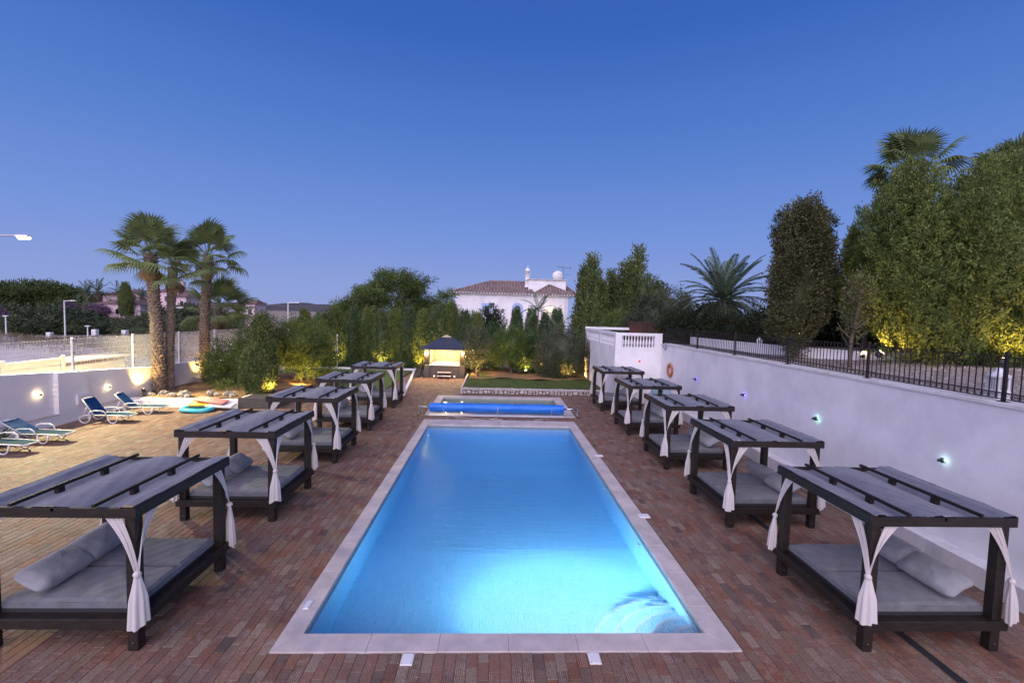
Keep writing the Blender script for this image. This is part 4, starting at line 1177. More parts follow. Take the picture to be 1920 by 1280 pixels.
# ---------------------------------------------------------------- sun loungers
def make_lounger(loc, rz, label, back=48):
    t = empty('sun_lounger', label, 'sun lounger', loc, rz, 'white and blue sun loungers on the left terrace')
    # x axis: head at -x, foot at +x
    ang = radians(back); hx = -.25; L_ = .78
    bx_, bz_ = hx - L_ * cos(ang), .33 + L_ * sin(ang)
    for s in (-1, 1):
        mb = MB()
        mb.tube([(hx, s * .30, .33), (.45, s * .30, .33), (.95, s * .28, .31), (1.05, s * .24, .30)], .021, 8); obj('side_rail', mb, M['plastic'], t, smooth=True)
        mb = MB(); mb.tube([(hx, s * .29, .34), (bx_, s * .27, bz_)], .024, 8); obj('back_rail', mb, M['plastic'], t, smooth=True)
        mb = MB(); mb.tube([(.28, s * .34, .30), (.22, s * .36, .46), (.10, s * .36, .53), (-.22, s * .36, .53), (-.36, s * .36, .49), (-.42, s * .35, .34), (-.44, s * .34, .18)], .022, 8); obj('armrest', mb, M['plastic'], t, smooth=True)
        mb = MB(); mb.tube([(.30, s * .33, .30), (.34, s * .34, .12), (.42, s * .34, .03), (.56, s * .34, .03), (.64, s * .33, .12), (.66, s * .31, .30)], .026, 8); obj('leg', mb, M['plastic'], t, smooth=True)
        mb = MB(); mb.tube([(-.36, s * .33, .30), (-.40, s * .34, .12), (-.50, s * .34, .03), (-.66, s * .34, .03), (-.76, s * .33, .10), (-.80, s * .31, .24), (-.62, s * .30, .32), (-.36, s * .30, .33)], .026, 8); obj('leg', mb, M['plastic'], t, smooth=True)
        mb = MB(); mb.tube([(-.76, s * .25, .22), (bx_ * .6 + hx * .4, s * .25, bz_ * .6 + .33 * .4)], .016, 6); obj('back_prop', mb, M['plastic'], t, smooth=True)
    mb = MB(); mb.tube([(1.05, -.24, .30), (1.09, 0, .30), (1.05, .24, .30)], .026, 8); obj('foot_bar', mb, M['plastic'], t, smooth=True)
    mb = MB(); mb.tube([(bx_, -.27, bz_), (bx_ - .01, 0, bz_ + .02), (bx_, .27, bz_)], .03, 8); obj('head_bar', mb, M['plastic'], t, smooth=True)
    def seat(u, v):
        x = hx + (1.06 - hx) * u; y = (-.28 + .56 * v) * (1 - .15 * max(0, (u - .7) / .3))
        return (x, y, .345 - .03 * sin(pi * v) - .02 * u)
    mb = MB(); mb.grid(seat, 16, 8); obj('seat_sling', mb, M['sling2'], t, smooth=True)
    def bk(u, v):
        y = -.30 + .60 * v; q = u * L_ * 1.02
        if u > .88: y *= 1 - (u - .88) * 1.3
        o_ = .03 * sin(pi * v)
        return (hx - q * cos(ang) + o_ * sin(ang) * -1 + .035 * sin(ang), y, .33 + q * sin(ang) - o_ * cos(ang) + .035 * cos(ang))
    mb = MB(); mb.grid(bk, 14, 8); obj('back_sling', mb, M['sling'], t, smooth=True)
    return t
make_lounger((-15.95, 15.15, 0), radians(-2), 'blue sling lounger with low back, cut by the left edge of the photo', 30)
make_lounger((-15.9, 16.35, 0), radians(0), 'blue sling lounger with low back under the star lamp, farther of the front pair', 30)
make_lounger((-15.95, 19.25, 0), radians(2), 'blue sling lounger with raised back, nearer of the rear pair by the planter', 55)
make_lounger((-15.85, 20.85, 0), radians(12), 'blue sling lounger with raised back, closest to the low white planter wall', 48)

# inflatables
o = empty('inflatable_ring', 'deflating teal inflatable swim ring lying below the pool toys pile', 'inflatable', (-13.7, 21.45, .1))
mb = MB(); mb.grid(lambda u, v: ((.62 + .13 * cos(2 * pi * v)) * cos(2 * pi * u), (.42 + .13 * cos(2 * pi * v)) * sin(2 * pi * u), .105 * sin(2 * pi * v) + .02 * sin(u * 20)), 32, 12, closeu=True)
obj('tube', mb, M['teal'], o, smooth=True)
obj('valve', MB().lathe([(.02, 0), (.02, .03)], 8), M['whitev'], o, (-.5, -.1, .11))
def floatmat(name, lab, loc, rz, L_, W_, m_, tilt=(0, 0)):
    o = empty(name, lab, 'inflatable', loc, rz); o.rotation_euler = (tilt[0], tilt[1], rz)
    n_ = 5
    for i in range(n_):
        yy = -W_ / 2 + W_ * (i + .5) / n_
        mb = MB(); mb.tube([(-L_ / 2, yy, 0), (-L_ / 2 + .04, yy, 0), (L_ / 2 - .04, yy, 0), (L_ / 2, yy, 0)], [.02, W_ / n_ * .52, W_ / n_ * .52, .02], 8); obj('air_chamber', mb, m_, o, smooth=True)
    return o
floatmat('inflatable_mattress', 'yellow inflatable mattress in the pool toys pile by the planter wall', (-13.75, 21.8, .27), .1, .95, .5, M['yellowv'], (.15, .0))
floatmat('inflatable_mattress', 'pink and orange inflatable mattress on top of the pool toys pile', (-13.35, 21.95, .42), -.1, 1.5, .5, M['pinkv'], (.2, .1))
floatmat('inflatable_mattress', 'white inflatable mattress in the right of the pool toys pile', (-12.85, 21.85, .22), .05, 1.2, .55, M['whitev'], (.15, .05))
# pale blue beanbag behind the far right beds
o = empty('inflatable_ball', 'pale blue inflatable seat between the two farthest right-hand daybeds', 'inflatable', (8.2, 21.75, 0))
mb = MB()
def bag(u, v):
    a, c = 2 * pi * u, pi * v
    return (.5 * sin(c) ** .8 * cos(a) * (1 + .03 * sin(a * 6)), .5 * sin(c) ** .8 * sin(a), .95 + .85 * cos(c) * .9 + .1)
mb.grid(lambda u, v: (lambda p: (p[0], p[1], max(0.0, p[2])))(bag(u, v)), 30, 18, closeu=True)
obj('seat_shell', mb, M['palebluev'], o, smooth=True)
obj('valve', MB().lathe([(.03, 0), (.03, .04)], 10), M['whitev'], o, (0, 0, 1.8))
# volleyball net
vb = empty('volleyball_net', 'volleyball net on two white poles over the artificial green', 'net')
pA, pB = Vector((-12.5, 36.8, 0)), Vector((-13.66, 33.0, 0))
for p_ in (pA, pB): obj('pole', MB().tube([p_, p_ + Vector((0, 0, 2.9))], .04, 8), M['whitemetal'], vb, smooth=True)
mb = MB(); q0 = pA.lerp(pB, .06); q1 = pA.lerp(pB, .94)
for i in range(33): p_ = q0.lerp(q1, i / 32); mb.tube([(p_.x, p_.y, 1.5), (p_.x, p_.y, 2.3)], .004, 3)
for k in range(8): mb.tube([(q0.x, q0.y, 1.5 + k * .112), (q1.x, q1.y, 1.5 + k * .112)], .004, 3)
o = obj('net', mb, M['dgrey'], vb); o['kind'] = 'stuff'
mb = MB(); mb.tube([(pA.x, pA.y, 2.42), (q0.x, q0.y, 2.33), (q1.x, q1.y, 2.33), (pB.x, pB.y, 2.42)], .028, 5); mb.tube([(q0.x, q0.y, 1.47), (q1.x, q1.y, 1.47)], .02, 5); mb.tube([(q0.x, q0.y, 1.47), (q0.x, q0.y, 2.33)], .02, 5)
obj('net_tape', mb, M['whitemetal'], vb)

# ---------------------------------------------------------------- vegetation
M['cyp'] = leafmat('cypress_leaf', (0.056, 0.090, 0.033), (0.159, 0.196, 0.060), .15)
M['cyp_brown'] = leafmat('brownish_cypress_leaf', (0.061, 0.070, 0.029), (0.149, 0.149, 0.064), .15)
M['juni'] = leafmat('juniper_leaf', (0.073, 0.116, 0.031), (0.223, 0.272, 0.071), .18)
M['thuja'] = leafmat('hedge_leaf', (0.065, 0.109, 0.039), (0.186, 0.240, 0.065), .18)
M['thuja2'] = leafmat('dark_hedge_leaf', (0.053, 0.098, 0.044), (0.151, 0.208, 0.083), .18)
M['broad'] = leafmat('broad_leaf', (0.065, 0.105, 0.026), (0.165, 0.225, 0.065), .3)
M['shrub'] = leafmat('glossy_shrub_leaf', (0.055, 0.106, 0.034), (0.155, 0.223, 0.059), .25, .45)
M['greyshrub'] = leafmat('grey_green_leaf', (0.063, 0.081, 0.046), (0.155, 0.167, 0.098), .2)
M['darkleaf'] = leafmat('dark_leaf', (0.018, 0.029, 0.014), (0.048, 0.066, 0.029), .2)
M['scrub'] = leafmat('scrub_leaf', (0.044, 0.064, 0.032), (0.113, 0.134, 0.067), .1)
M['pinel'] = leafmat('pine_leaf', (0.034, 0.058, 0.016), (0.104, 0.143, 0.036), .1)
M['bougain'] = leafmat('purple_blossom', (.07, .06, .05), (.30, .13, .34), .2)
M['fan'] = leafmat('fan_palm_leaf', (0.106, 0.156, 0.056), (0.250, 0.312, 0.125), .2, .5)
M['fandry'] = leafmat('dry_palm_leaf', (.16, .11, .055), (.28, .21, .12), .2)
M['dateleaf'] = leafmat('date_palm_leaf', (.070, .115, .070), (.17, .23, .15), .15, .45)
M['dateold'] = leafmat('dead_date_frond', (.10, .070, .060), (.20, .15, .13), .1)
M['drygrass'] = leafmat('dry_grass_stem', (.20, .16, .10), (.36, .30, .20), .2)

def foliage(seed, lobes, nclump, per, cr, leaf, up=.55, lump=.14, spread=.45, core=.8, shell=.25, aspect=.38, zstretch=1.6, mi=0, lfreq=1.0, cut=None):
    """lobes: (cx,cy,cz,rx,ry,rz,kind) kind e=ellipsoid c=flame (pointed)"""
    r = np.random.default_rng(seed)
    w = np.array([(l[3] * l[5] + l[4] * l[5] + l[3] * l[4]) for l in lobes]); w = w / w.sum()
    li = r.choice(len(lobes), nclump, p=w)
    L = np.array([[float(q) for q in l[:6]] for l in lobes])[li]
    fl = np.array([l[6] == 'c' for l in lobes])[li]
    d = r.normal(size=(nclump, 3)); d /= np.linalg.norm(d, axis=1)[:, None]
    ph = r.uniform(0, 6.28, (len(lobes), 6))[li]
    az = np.arctan2(d[:, 1], d[:, 0])
    lp = 1 + lump * (np.sin(az * 5 * lfreq + ph[:, 0] + 2 * d[:, 2]) * .5 + np.sin(az * 9 * lfreq + ph[:, 1] - 3 * d[:, 2]) * .3 + np.sin(d[:, 2] * 9 * lfreq + ph[:, 2] + az * 2) * .45)
    rad = (1 - shell * r.power(.55, nclump) ** 1.0 * r.uniform(0, 1, nclump)) * lp
    P = d * rad[:, None]
    z01 = (P[:, 2] + 1) / 2
    taper = np.where(fl, np.clip(np.minimum(1, (1.12 - z01) * 1.5), .03, 1) ** .9 * np.clip(.72 + z01 * .9, 0, 1.05) * 1.12, 1.0)
    # flames: build as a column instead of a sphere
    rr2 = np.where(fl, 1 / np.maximum(np.sqrt(1 - np.clip(d[:, 2], -.985, .985) ** 2), .17), 1.0)
    zc = np.where(fl, d[:, 2] * (1 + .0 * rad), P[:, 2])
    P[:, 0] *= taper * rr2; P[:, 1] *= taper * rr2; P[:, 2] = zc
    N = d.copy(); N[:, 2] = np.where(fl, .25, N[:, 2])
    C = L[:, :3] + P * L[:, 3:6]
    nn = N / L[:, 3:6]; nn /= np.linalg.norm(nn, axis=1)[:, None]
    g = nn * (1 - up) + np.array([0, 0, 1.0]) * up; g /= np.linalg.norm(g, axis=1)[:, None]
    tint = np.clip(.42 + .27 * r.normal(size=nclump) + .22 * r.normal(size=len(lobes))[li] + .35 * (rad / lp - .85), 0, 1)  # leaves deeper in the crown get a darker tint: inner shade in the colour
    if cut is not None:
        k = cut(C); C, g, tint, nn = C[k], g[k], tint[k], nn[k]
    n = len(C) * per
    c = np.repeat(C, per, 0); G_ = np.repeat(g, per, 0); t = np.clip(np.repeat(tint, per) + r.normal(0, .07, n), 0, 1)
    off = r.normal(0, 1, (n, 3)) * cr * .5
    off += G_ * (r.uniform(-1, 1, n) * cr * zstretch)[:, None]
    c = c + off
    D = G_ + r.normal(0, spread, (n, 3)); D /= np.linalg.norm(D, axis=1)[:, None]
    side = np.cross(D, r.normal(size=(n, 3))); side /= np.linalg.norm(side, axis=1)[:, None]
    ll = leaf * r.uniform(.6, 1.3, n); ww = ll * aspect
    V = np.empty((n, 4, 3))
    V[:, 0] = c; V[:, 1] = c + D * (ll * .5)[:, None] + side * (ww * .5)[:, None]
    V[:, 2] = c + D * ll[:, None]; V[:, 3] = c + D * (ll * .45)[:, None] - side * (ww * .5)[:, None]
    return V.reshape(-1, 3), t
def leafmesh(name, V, t, m_, extra=None):
    n = len(V) // 4
    cv, cf = (extra if extra else ([], []))
    nv = len(V) + len(cv)
    me = bpy.data.meshes.new(name)
    co = np.concatenate([V, np.array(cv, float).reshape(-1, 3)]) if len(cv) else V
    me.vertices.add(nv); me.vertices.foreach_set('co', co.ravel().astype('f'))
    loops = np.arange(4 * n)
    nf = n + len(cf)
    ls = np.concatenate([loops, np.array([i + 4 * n for f in cf for i in f], int)]) if cf else loops
    me.loops.add(len(ls)); me.loops.foreach_set('vertex_index', ls.astype('i'))
    st = np.arange(0, len(ls), 4)
    me.polygons.add(nf); me.polygons.foreach_set('loop_start', st.astype('i')); me.polygons.foreach_set('loop_total', np.full(nf, 4, 'i'))
    me.materials.append(m_)
    a = me.attributes.new('tint', 'FLOAT', 'FACE')
    a.data.foreach_set('value', np.concatenate([t, np.full(len(cf), .15)]).astype('f'))  # core faces sit near the dark tint, crown shade put into colour
    me.update(); me.validate()
    return me
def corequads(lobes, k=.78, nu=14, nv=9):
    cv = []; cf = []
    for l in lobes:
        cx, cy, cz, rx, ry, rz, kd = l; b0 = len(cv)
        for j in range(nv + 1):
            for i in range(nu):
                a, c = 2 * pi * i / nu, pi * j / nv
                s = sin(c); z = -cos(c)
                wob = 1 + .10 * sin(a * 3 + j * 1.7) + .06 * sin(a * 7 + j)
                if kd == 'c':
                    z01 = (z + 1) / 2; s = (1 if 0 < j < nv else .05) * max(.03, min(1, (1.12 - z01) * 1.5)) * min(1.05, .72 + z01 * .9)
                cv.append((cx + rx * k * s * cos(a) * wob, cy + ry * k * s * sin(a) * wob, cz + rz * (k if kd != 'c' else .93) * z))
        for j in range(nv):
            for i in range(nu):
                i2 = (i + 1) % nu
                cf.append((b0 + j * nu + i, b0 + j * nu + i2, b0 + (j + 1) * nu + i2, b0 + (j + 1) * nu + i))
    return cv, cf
def crown_mesh(name, seed, lobes, m_, nclump, per, cr, leaf, core=.74, **kw):
    V, t = foliage(seed, lobes, nclump, per, cr, leaf, **kw)
    return leafmesh(name, V, t, m_, corequads(lobes, core) if core else None)
def trunk_mb(h, r0, r1, bend=(0, 0), limbs=0, seed=0, lh=.5, ll=1.5, n=9):
    r = random.Random(seed); mb = MB()
    pts = [(bend[0] * t * t + .03 * sin(t * 9 + seed), bend[1] * t * t, -.15 + (h + .15) * t) for t in [i / 8 for i in range(9)]]
    mb.tube(pts, [r0 + (r1 - r0) * i / 8 for i in range(9)], n)
    for i in range(limbs):
        t = lh + (1 - lh) * (i + .5) / limbs; a = r.uniform(0, 6.28) + i * 2.4
        p = Vector((bend[0] * t * t, bend[1] * t * t, h * t)); L_ = ll * r.uniform(.7, 1.2)
        q = [p, p + Vector((cos(a) * L_ * .4, sin(a) * L_ * .4, L_ * .35)), p + Vector((cos(a) * L_ * .9, sin(a) * L_ * .9, L_ * .8)), p + Vector((cos(a) * L_ * 1.2, sin(a) * L_ * 1.2, L_ * 1.25))]
        k = (r0 + (r1 - r0) * t) * .6
        mb.tube(q, [k, k * .75, k * .5, k * .2], 6)
    return mb
def plant(name, label, cat, loc, crown, tr, group=None, sc=1, rz=0, tm='trunk'):
    o = empty(name, label, cat, loc, rz, group)
    obj('crown', crown, None, o)
    if tr is not None: obj('trunk', tr, M[tm], o, smooth=True)
    if sc != 1: o.scale = sc if isinstance(sc, tuple) else (sc, sc, sc)
    return o

# hedge of upright cypresses across the back
hv = []
for k in range(4):
    hh = [4.9, 4.7, 5.0, 4.8][k]
    lob = [(0, 0, hh / 2 + .05, .78, .8, hh / 2, 'c'), (.25, -.2, hh / 2 - .2, .5, .6, hh / 2 - .2, 'c'), (-.3, -.1, hh / 2 - .35, .5, .55, hh / 2 - .35, 'c')]
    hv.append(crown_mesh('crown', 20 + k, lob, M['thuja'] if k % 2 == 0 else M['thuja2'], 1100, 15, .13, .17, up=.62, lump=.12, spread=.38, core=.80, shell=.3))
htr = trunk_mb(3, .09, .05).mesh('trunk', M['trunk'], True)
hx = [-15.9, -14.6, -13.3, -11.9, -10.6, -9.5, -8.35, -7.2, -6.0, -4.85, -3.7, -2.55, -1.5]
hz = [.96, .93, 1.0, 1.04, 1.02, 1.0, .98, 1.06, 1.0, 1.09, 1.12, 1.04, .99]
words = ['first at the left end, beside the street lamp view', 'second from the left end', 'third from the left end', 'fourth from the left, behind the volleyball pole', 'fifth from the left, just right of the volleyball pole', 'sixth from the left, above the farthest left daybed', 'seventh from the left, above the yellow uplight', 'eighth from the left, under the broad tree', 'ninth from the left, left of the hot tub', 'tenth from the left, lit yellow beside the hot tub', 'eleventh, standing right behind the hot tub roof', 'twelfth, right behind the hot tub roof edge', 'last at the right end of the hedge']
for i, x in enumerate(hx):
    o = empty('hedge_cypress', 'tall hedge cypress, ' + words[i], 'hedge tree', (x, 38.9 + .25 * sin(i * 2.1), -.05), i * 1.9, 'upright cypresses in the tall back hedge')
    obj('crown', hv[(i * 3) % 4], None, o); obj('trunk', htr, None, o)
    o.scale = (.84, 1.0, hz[i])
# low row of hedge trees in front of the house
lx = [(-.35, 41.2, .95, 'airy dark conifer in front of the house, left of the square window'), (2.0, 41.3, .98, 'narrow dark hedge tree between the two windows of the white house'),
      (3.4, 41.4, .98, 'dark hedge tree under the arched window of the white house'), (4.6, 41.3, .93, 'dark hedge tree right of the thin palm in front of the house'), (5.7, 41.2, .99, 'dark hedge tree near the right corner of the white house'), (.7, 41.9, .9, 'dark hedge tree behind the airy conifer at the house')]
for i, (x, y, s, lab) in enumerate(lx[1:5]):
    o = empty('hedge_cypress', lab, 'hedge tree', (x, y, -.1), i * 1.3 + .4, 'clipped trees in front of the white house')
    obj('crown', hv[(i * 2 + 1) % 4], None, o); obj('trunk', htr, None, o); o.scale = (.78, .9, s * 1.13)
air = crown_mesh('crown', 31, [(0, 0, 4.2, .95, .9, 1.45, 'e'), (-.5, 0, 3.4, .7, .7, .9, 'e'), (.55, 0, 3.6, .8, .7, 1.0, 'e')], M['darkleaf'], 420, 16, .16, .17, up=.2, lump=.3, core=.45, shell=.5)
plant('airy_conifer', lx[0][3], 'tree', (lx[0][0], lx[0][1], 0), air, trunk_mb(4.2, .10, .04, limbs=6, seed=3, ll=.8))

# tall dark cypresses right of the house
def flames(n_, R, Hh, seed, base=0):
    r = random.Random(seed); L_ = []
    for i in range(n_):
        a = 2 * pi * i / n_ + r.uniform(-.3, .3); d = R * r.uniform(.25, .75) if i else 0
        h = Hh * (1 - .45 * (d / R) ** 1.2 - r.uniform(0, .12)) if i else Hh
        L_.append((d * cos(a), d * sin(a), base + (h - base) / 2, R * r.uniform(.30, .42), R * r.uniform(.30, .42), (h - base) / 2, 'c'))
    return L_
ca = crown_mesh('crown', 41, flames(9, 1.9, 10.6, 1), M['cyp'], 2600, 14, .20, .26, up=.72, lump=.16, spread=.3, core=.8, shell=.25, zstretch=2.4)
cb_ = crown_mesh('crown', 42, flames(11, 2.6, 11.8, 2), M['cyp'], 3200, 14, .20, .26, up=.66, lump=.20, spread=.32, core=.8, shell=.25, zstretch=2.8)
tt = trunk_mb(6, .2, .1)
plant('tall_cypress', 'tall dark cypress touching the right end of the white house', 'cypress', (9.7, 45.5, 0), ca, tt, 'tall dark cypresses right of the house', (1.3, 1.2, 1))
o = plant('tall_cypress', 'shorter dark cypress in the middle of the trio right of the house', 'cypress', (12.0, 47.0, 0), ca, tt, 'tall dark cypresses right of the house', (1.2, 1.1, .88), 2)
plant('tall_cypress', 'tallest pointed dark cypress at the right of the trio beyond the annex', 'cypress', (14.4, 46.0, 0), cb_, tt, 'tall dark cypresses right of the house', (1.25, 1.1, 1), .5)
rb_ = crown_mesh('crown', 43, [(0, 0, 1.3, 1.3, 1.2, 1.2, 'e'), (-.7, 0, .9, .8, .8, .8, 'e')], M['broad'], 520, 16, .16, .15, up=.3, lump=.15)
plant('round_bush', 'bright green rounded bush above the parapet of the annex', 'bush', (10.6, 38.5, 2.6), rb_, trunk_mb(1.2, .08, .04), sc=1.05)
ol = crown_mesh('crown', 44, [(0, 0, 3.2, 1.6, 1.5, 1.4, 'e'), (1.1, 0, 2.7, 1.1, 1.1, 1.1, 'e'), (-.9, .2, 2.3, 1.0, 1.0, .9, 'e')], M['greyshrub'], 700, 16, .2, .18, up=.3, lump=.25, core=.6)
plant('olive_tree', 'pale grey-green olive tree behind the dark rusty screen', 'tree', (15.2, 39, 2.6), ol, trunk_mb(3, .14, .06, limbs=4, ll=.9))
cn = crown_mesh('crown', 45, [(0, 0, 1.7, 1.5, 1.4, 1.7, 'c'), (.9, 0, 1.1, .9, .9, 1.1, 'c'), (-1.0, 0, 1.1, .9, .9, 1.1, 'c')], M['greyshrub'], 620, 14, .18, .2, up=.2, lump=.3, spread=.6)
plant('young_conifer', 'feathery blue-green young conifer behind the dark rusty screen', 'tree', (12.4, 36, 2.9), cn, trunk_mb(2, .08, .03), sc=(1, 1, 1.05))

# broad feathery tree behind the hedge
r = random.Random(5); lob = []
for i in range(44):
    a = r.uniform(0, 2 * pi); d = r.uniform(.1, 1) ** .5; x = 6.3 * d * cos(a); y = 3.4 * d * sin(a)
    zt = 8.7 - 2.2 * (abs(x - .6) / 6) ** 1.5 + r.uniform(-.7, .4)
    lob.append((x, y, zt - r.uniform(0, 3.4), r.uniform(.7, 1.2), r.uniform(.7, 1.2), r.uniform(.4, .7), 'e'))
ac = crown_mesh('crown', 50, lob, M['broad'], 4200, 16, .26, .24, up=.12, lump=.35, spread=.8, core=.45, shell=.5, aspect=.28, zstretch=1.2)
plant('acacia_tree', 'wide spreading feathery green tree behind the hedge, left of the white house', 'tree', (-10.2, 48.5, -.3), ac, trunk_mb(6.8, .32, .12, limbs=11, seed=4, lh=.4, ll=2.4), sc=(1.14, 1, 1))

# shrubs round the lawn
sh1 = crown_mesh('crown', 60, [(0, 0, 2.2, 1.35, 1.2, 1.35, 'e'), (.9, 0, 1.7, 1.1, 1.1, 1.2, 'e'), (-.8, .1, 1.8, .9, .9, 1.0, 'e')], M['shrub'], 1000, 16, .16, .13, up=.25, lump=.22, core=.55, shell=.4)
sh2 = crown_mesh('crown', 61, [(0, 0, 1.9, 1.7, 1.4, 1.6, 'e'), (-.9, -.1, 1.4, 1.1, 1.1, 1.3, 'e'), (.9, -.1, 1.5, 1.1, 1.1, 1.4, 'e')], M['greyshrub'], 1250, 16, .16, .12, up=.35, lump=.2, core=.68, shell=.35)
sh3 = crown_mesh('crown', 62, [(0, 0, 1.5, 1.1, 1.0, 1.4, 'e')], M['shrub'], 560, 16, .15, .13, up=.3, lump=.25, core=.5, shell=.5)
plant('lemon_tree', 'small pale green tree on a thin trunk, uplit, immediately right of the hot tub', 'tree', (-1.2, 33.1, .35), crown_mesh('crown', 63, [(0, 0, 2.2, .95, .9, 1.25, 'e'), (-.2, -.1, 1.3, .6, .6, .7, 'e')], M['greyshrub'], 430, 14, .14, .12, up=.2, lump=.3, core=0, shell=.7), trunk_mb(2.4, .05, .02, limbs=7, seed=9, lh=.25, ll=.6))
plant('garden_shrub', 'dense dark green shrub behind the lawn, second from the hot tub', 'shrub', (1.35, 34.6, .3), sh1, trunk_mb(1.6, .07, .03, limbs=4, ll=.6), 'shrubs behind the lawn')
plant('garden_shrub', 'dark green shrub at the foot of the thin palm behind the lawn', 'shrub', (3.1, 35.0, .3), sh3, trunk_mb(1.6, .07, .03, limbs=4, ll=.5), 'shrubs behind the lawn', (1.05, 1, 1.05))
plant('garden_shrub', 'big rounded grey-green shrub at the right end of the lawn by the annex', 'shrub', (5.0, 33.0, .25), sh2, trunk_mb(1.4, .08, .04, limbs=4, ll=.5), 'shrubs behind the lawn', (1.0, 1, 1.06))
plant('garden_shrub', 'dark shrub tucked behind the uplit small tree', 'shrub', (-.2, 36.4, .3), sh3, trunk_mb(1.6, .07, .03), 'shrubs behind the lawn', (1.3, 1, 1.2), 2)

# left planting: leafy bush, dark juniper column, leaning tree
lb = crown_mesh('crown', 70, [(0, 0, 1.4, 1.5, 1.2, 1.2, 'e'), (-.9, 0, 1.0, 1.0, 1.0, .9, 'e'), (.9, .2, 2.2, 1.0, 1.0, 1.2, 'e')], M['broad'], 1300, 16, .14, .11, up=.35, lump=.3, core=.45, shell=.5)
plant('leafy_bush', 'loose light green bush between the palms and the dark juniper column', 'bush', (-14.6, 26.4, .38), lb, trunk_mb(1.4, .06, .03, limbs=6, ll=.7))
lt = crown_mesh('crown', 71, [(0, 0, 2.6, 1.9, 1.6, 1.5, 'e'), (.9, -.1, 1.7, 1.3, 1.1, 1.1, 'e'), (-1.2, .2, 2.3, 1.0, 1.0, 1.1, 'e')], M['broad'], 1700, 16, .16, .12, up=.2, lump=.28, core=.5, shell=.45)
plant('bushy_tree', 'bushy green tree with its underside lit yellow, right of the dark juniper column', 'tree', (-12.0, 28.7, .1), lt, trunk_mb(2.2, .09, .04, limbs=6, ll=.9))
lt2 = crown_mesh('crown', 74, [(0, 0, 2.9, .95, .9, 1.3, 'e'), (.1, 0, 1.7, .7, .7, .8, 'e')], M['greyshrub'], 560, 14, .17, .12, up=.4, lump=.3, core=.3, shell=.6)
plant('thin_shrub', 'thin grey-green shrub between the leafy bush and the dark juniper column', 'shrub', (-14.1, 28.0, .38), lt2, trunk_mb(2.2, .05, .02, limbs=6, ll=.6))
dj = crown_mesh('crown', 72, [(0, 0, 2.1, .62, .6, 1.95, 'c'), (-.35, -.25, 1.25, .55, .5, 1.05, 'e'), (.32, -.15, 1.2, .5, .5, 1.0, 'e'), (.05, -.3, .85, .5, .4, .75, 'e'), (.1, 0, 2.9, .42, .4, 1.2, 'e')], M['cyp'], 1500, 15, .12, .12, up=.7, lump=.16, spread=.4, core=.78)
plant('juniper_column', 'dark dense juniper column behind the slatted box, lit yellow at its foot', 'juniper', (-12.2, 24.3, .3), dj, trunk_mb(1, .08, .05))
gc = crown_mesh('crown', 73, [(0, 0, .25, .7, .5, .22, 'e')], M['broad'], 90, 12, .1, .08, up=.5, core=0, shell=.9)
plant('ground_cover_plant', 'low sprawling green plant on the earth below the leafy bush', 'plant', (-14.4, 24.9, .36), gc, None)
# small agave at left edge
o = empty('agave', 'spiky agave tips poking in at the left edge by the nearest lounger', 'agave', (-16.75, 15.75, .0))
for i in range(16):
    a = i * 2.4; e_ = .5 + .5 * ((i * 37) % 10) / 10; L_ = .7
    mb = MB(); mb.tube([(0, 0, .1), (cos(a) * L_ * .5 * cos(e_), sin(a) * L_ * .5 * cos(e_), .1 + L_ * .5 * sin(e_)), (cos(a) * L_ * cos(e_), sin(a) * L_ * cos(e_), .1 + L_ * sin(e_))], [.03, .035, .002], 5); obj('leaf', mb, M['greyshrub'], o)

# the big trees of the raised garden
jl = []
r = random.Random(12)
# inverted-pear outline: narrow at the foot, widest two thirds up, ragged shoulder
def jw(t): return np.interp(t, [0, .12, .3, .5, .7, .85, 1], [.42, 1.15, 2.1, 2.65, 2.6, 1.9, .7])
for i in range(56):
    t = r.uniform(.08, .92) ** .85; a = i * 2.39996 + r.uniform(-.3, .3); d = float(jw(t)) * r.uniform(.70, 1.0)
    s = r.uniform(.36, .58); hgt = r.uniform(.8, 1.6)
    jl.append((d * cos(a), d * sin(a) * .9, t * 6.6, s, s, hgt * (.75 if t > .8 else 1), 'c' if i % 3 else 'e'))
jcore = [(0, 0, 1.4, .75, .7, 1.3, 'e'), (0, 0, 3.2, 1.6, 1.5, 1.9, 'e'), (.1, 0, 4.5, 1.55, 1.5, 1.6, 'e')]
V1, t1 = foliage(80, jl, 9500, 15, .09, .095, up=.58, lump=.42, spread=.45, shell=.16, zstretch=1.5, aspect=.42)
V2, t2 = foliage(81, jcore, 1500, 12, .16, .14, up=.6, lump=.2, spread=.45, shell=.2)
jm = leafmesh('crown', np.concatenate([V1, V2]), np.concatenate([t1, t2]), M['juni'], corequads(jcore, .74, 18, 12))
plant('giant_juniper', 'huge bushy green juniper filling the right side above the railing', 'juniper', (15.35, 15.1, 3.5), jm, trunk_mb(3.2, .22, .12), sc=(1.0, 1.0, 1.0))
jl2 = []
for i in range(26):
    t = r.uniform(.3, .93); a = r.uniform(0, 2 * pi); d = .85 * r.uniform(.4, 1)
    jl2.append((d * cos(a), d * sin(a), t * 5.6, .36, .36, r.uniform(.7, 1.1), 'c'))
jm2c = [(0, 0, 3.6, .85, .85, 1.9, 'e')]
V1, t1 = foliage(82, jl2, 2600, 15, .10, .10, up=.58, lump=.28, spread=.45, shell=.2, zstretch=1.5, aspect=.42)
jm2 = leafmesh('crown', V1, t1, M['juni'], corequads(jm2c, .6))
plant('narrow_juniper', 'narrower green juniper pressed against the left of the huge one, on a bare twisted trunk', 'juniper', (14.6, 17.4, 3.45), jm2, trunk_mb(3.6, .13, .08, (.2, 0), limbs=5, lh=.25, ll=.6, seed=5), sc=(.85, .85, 1))
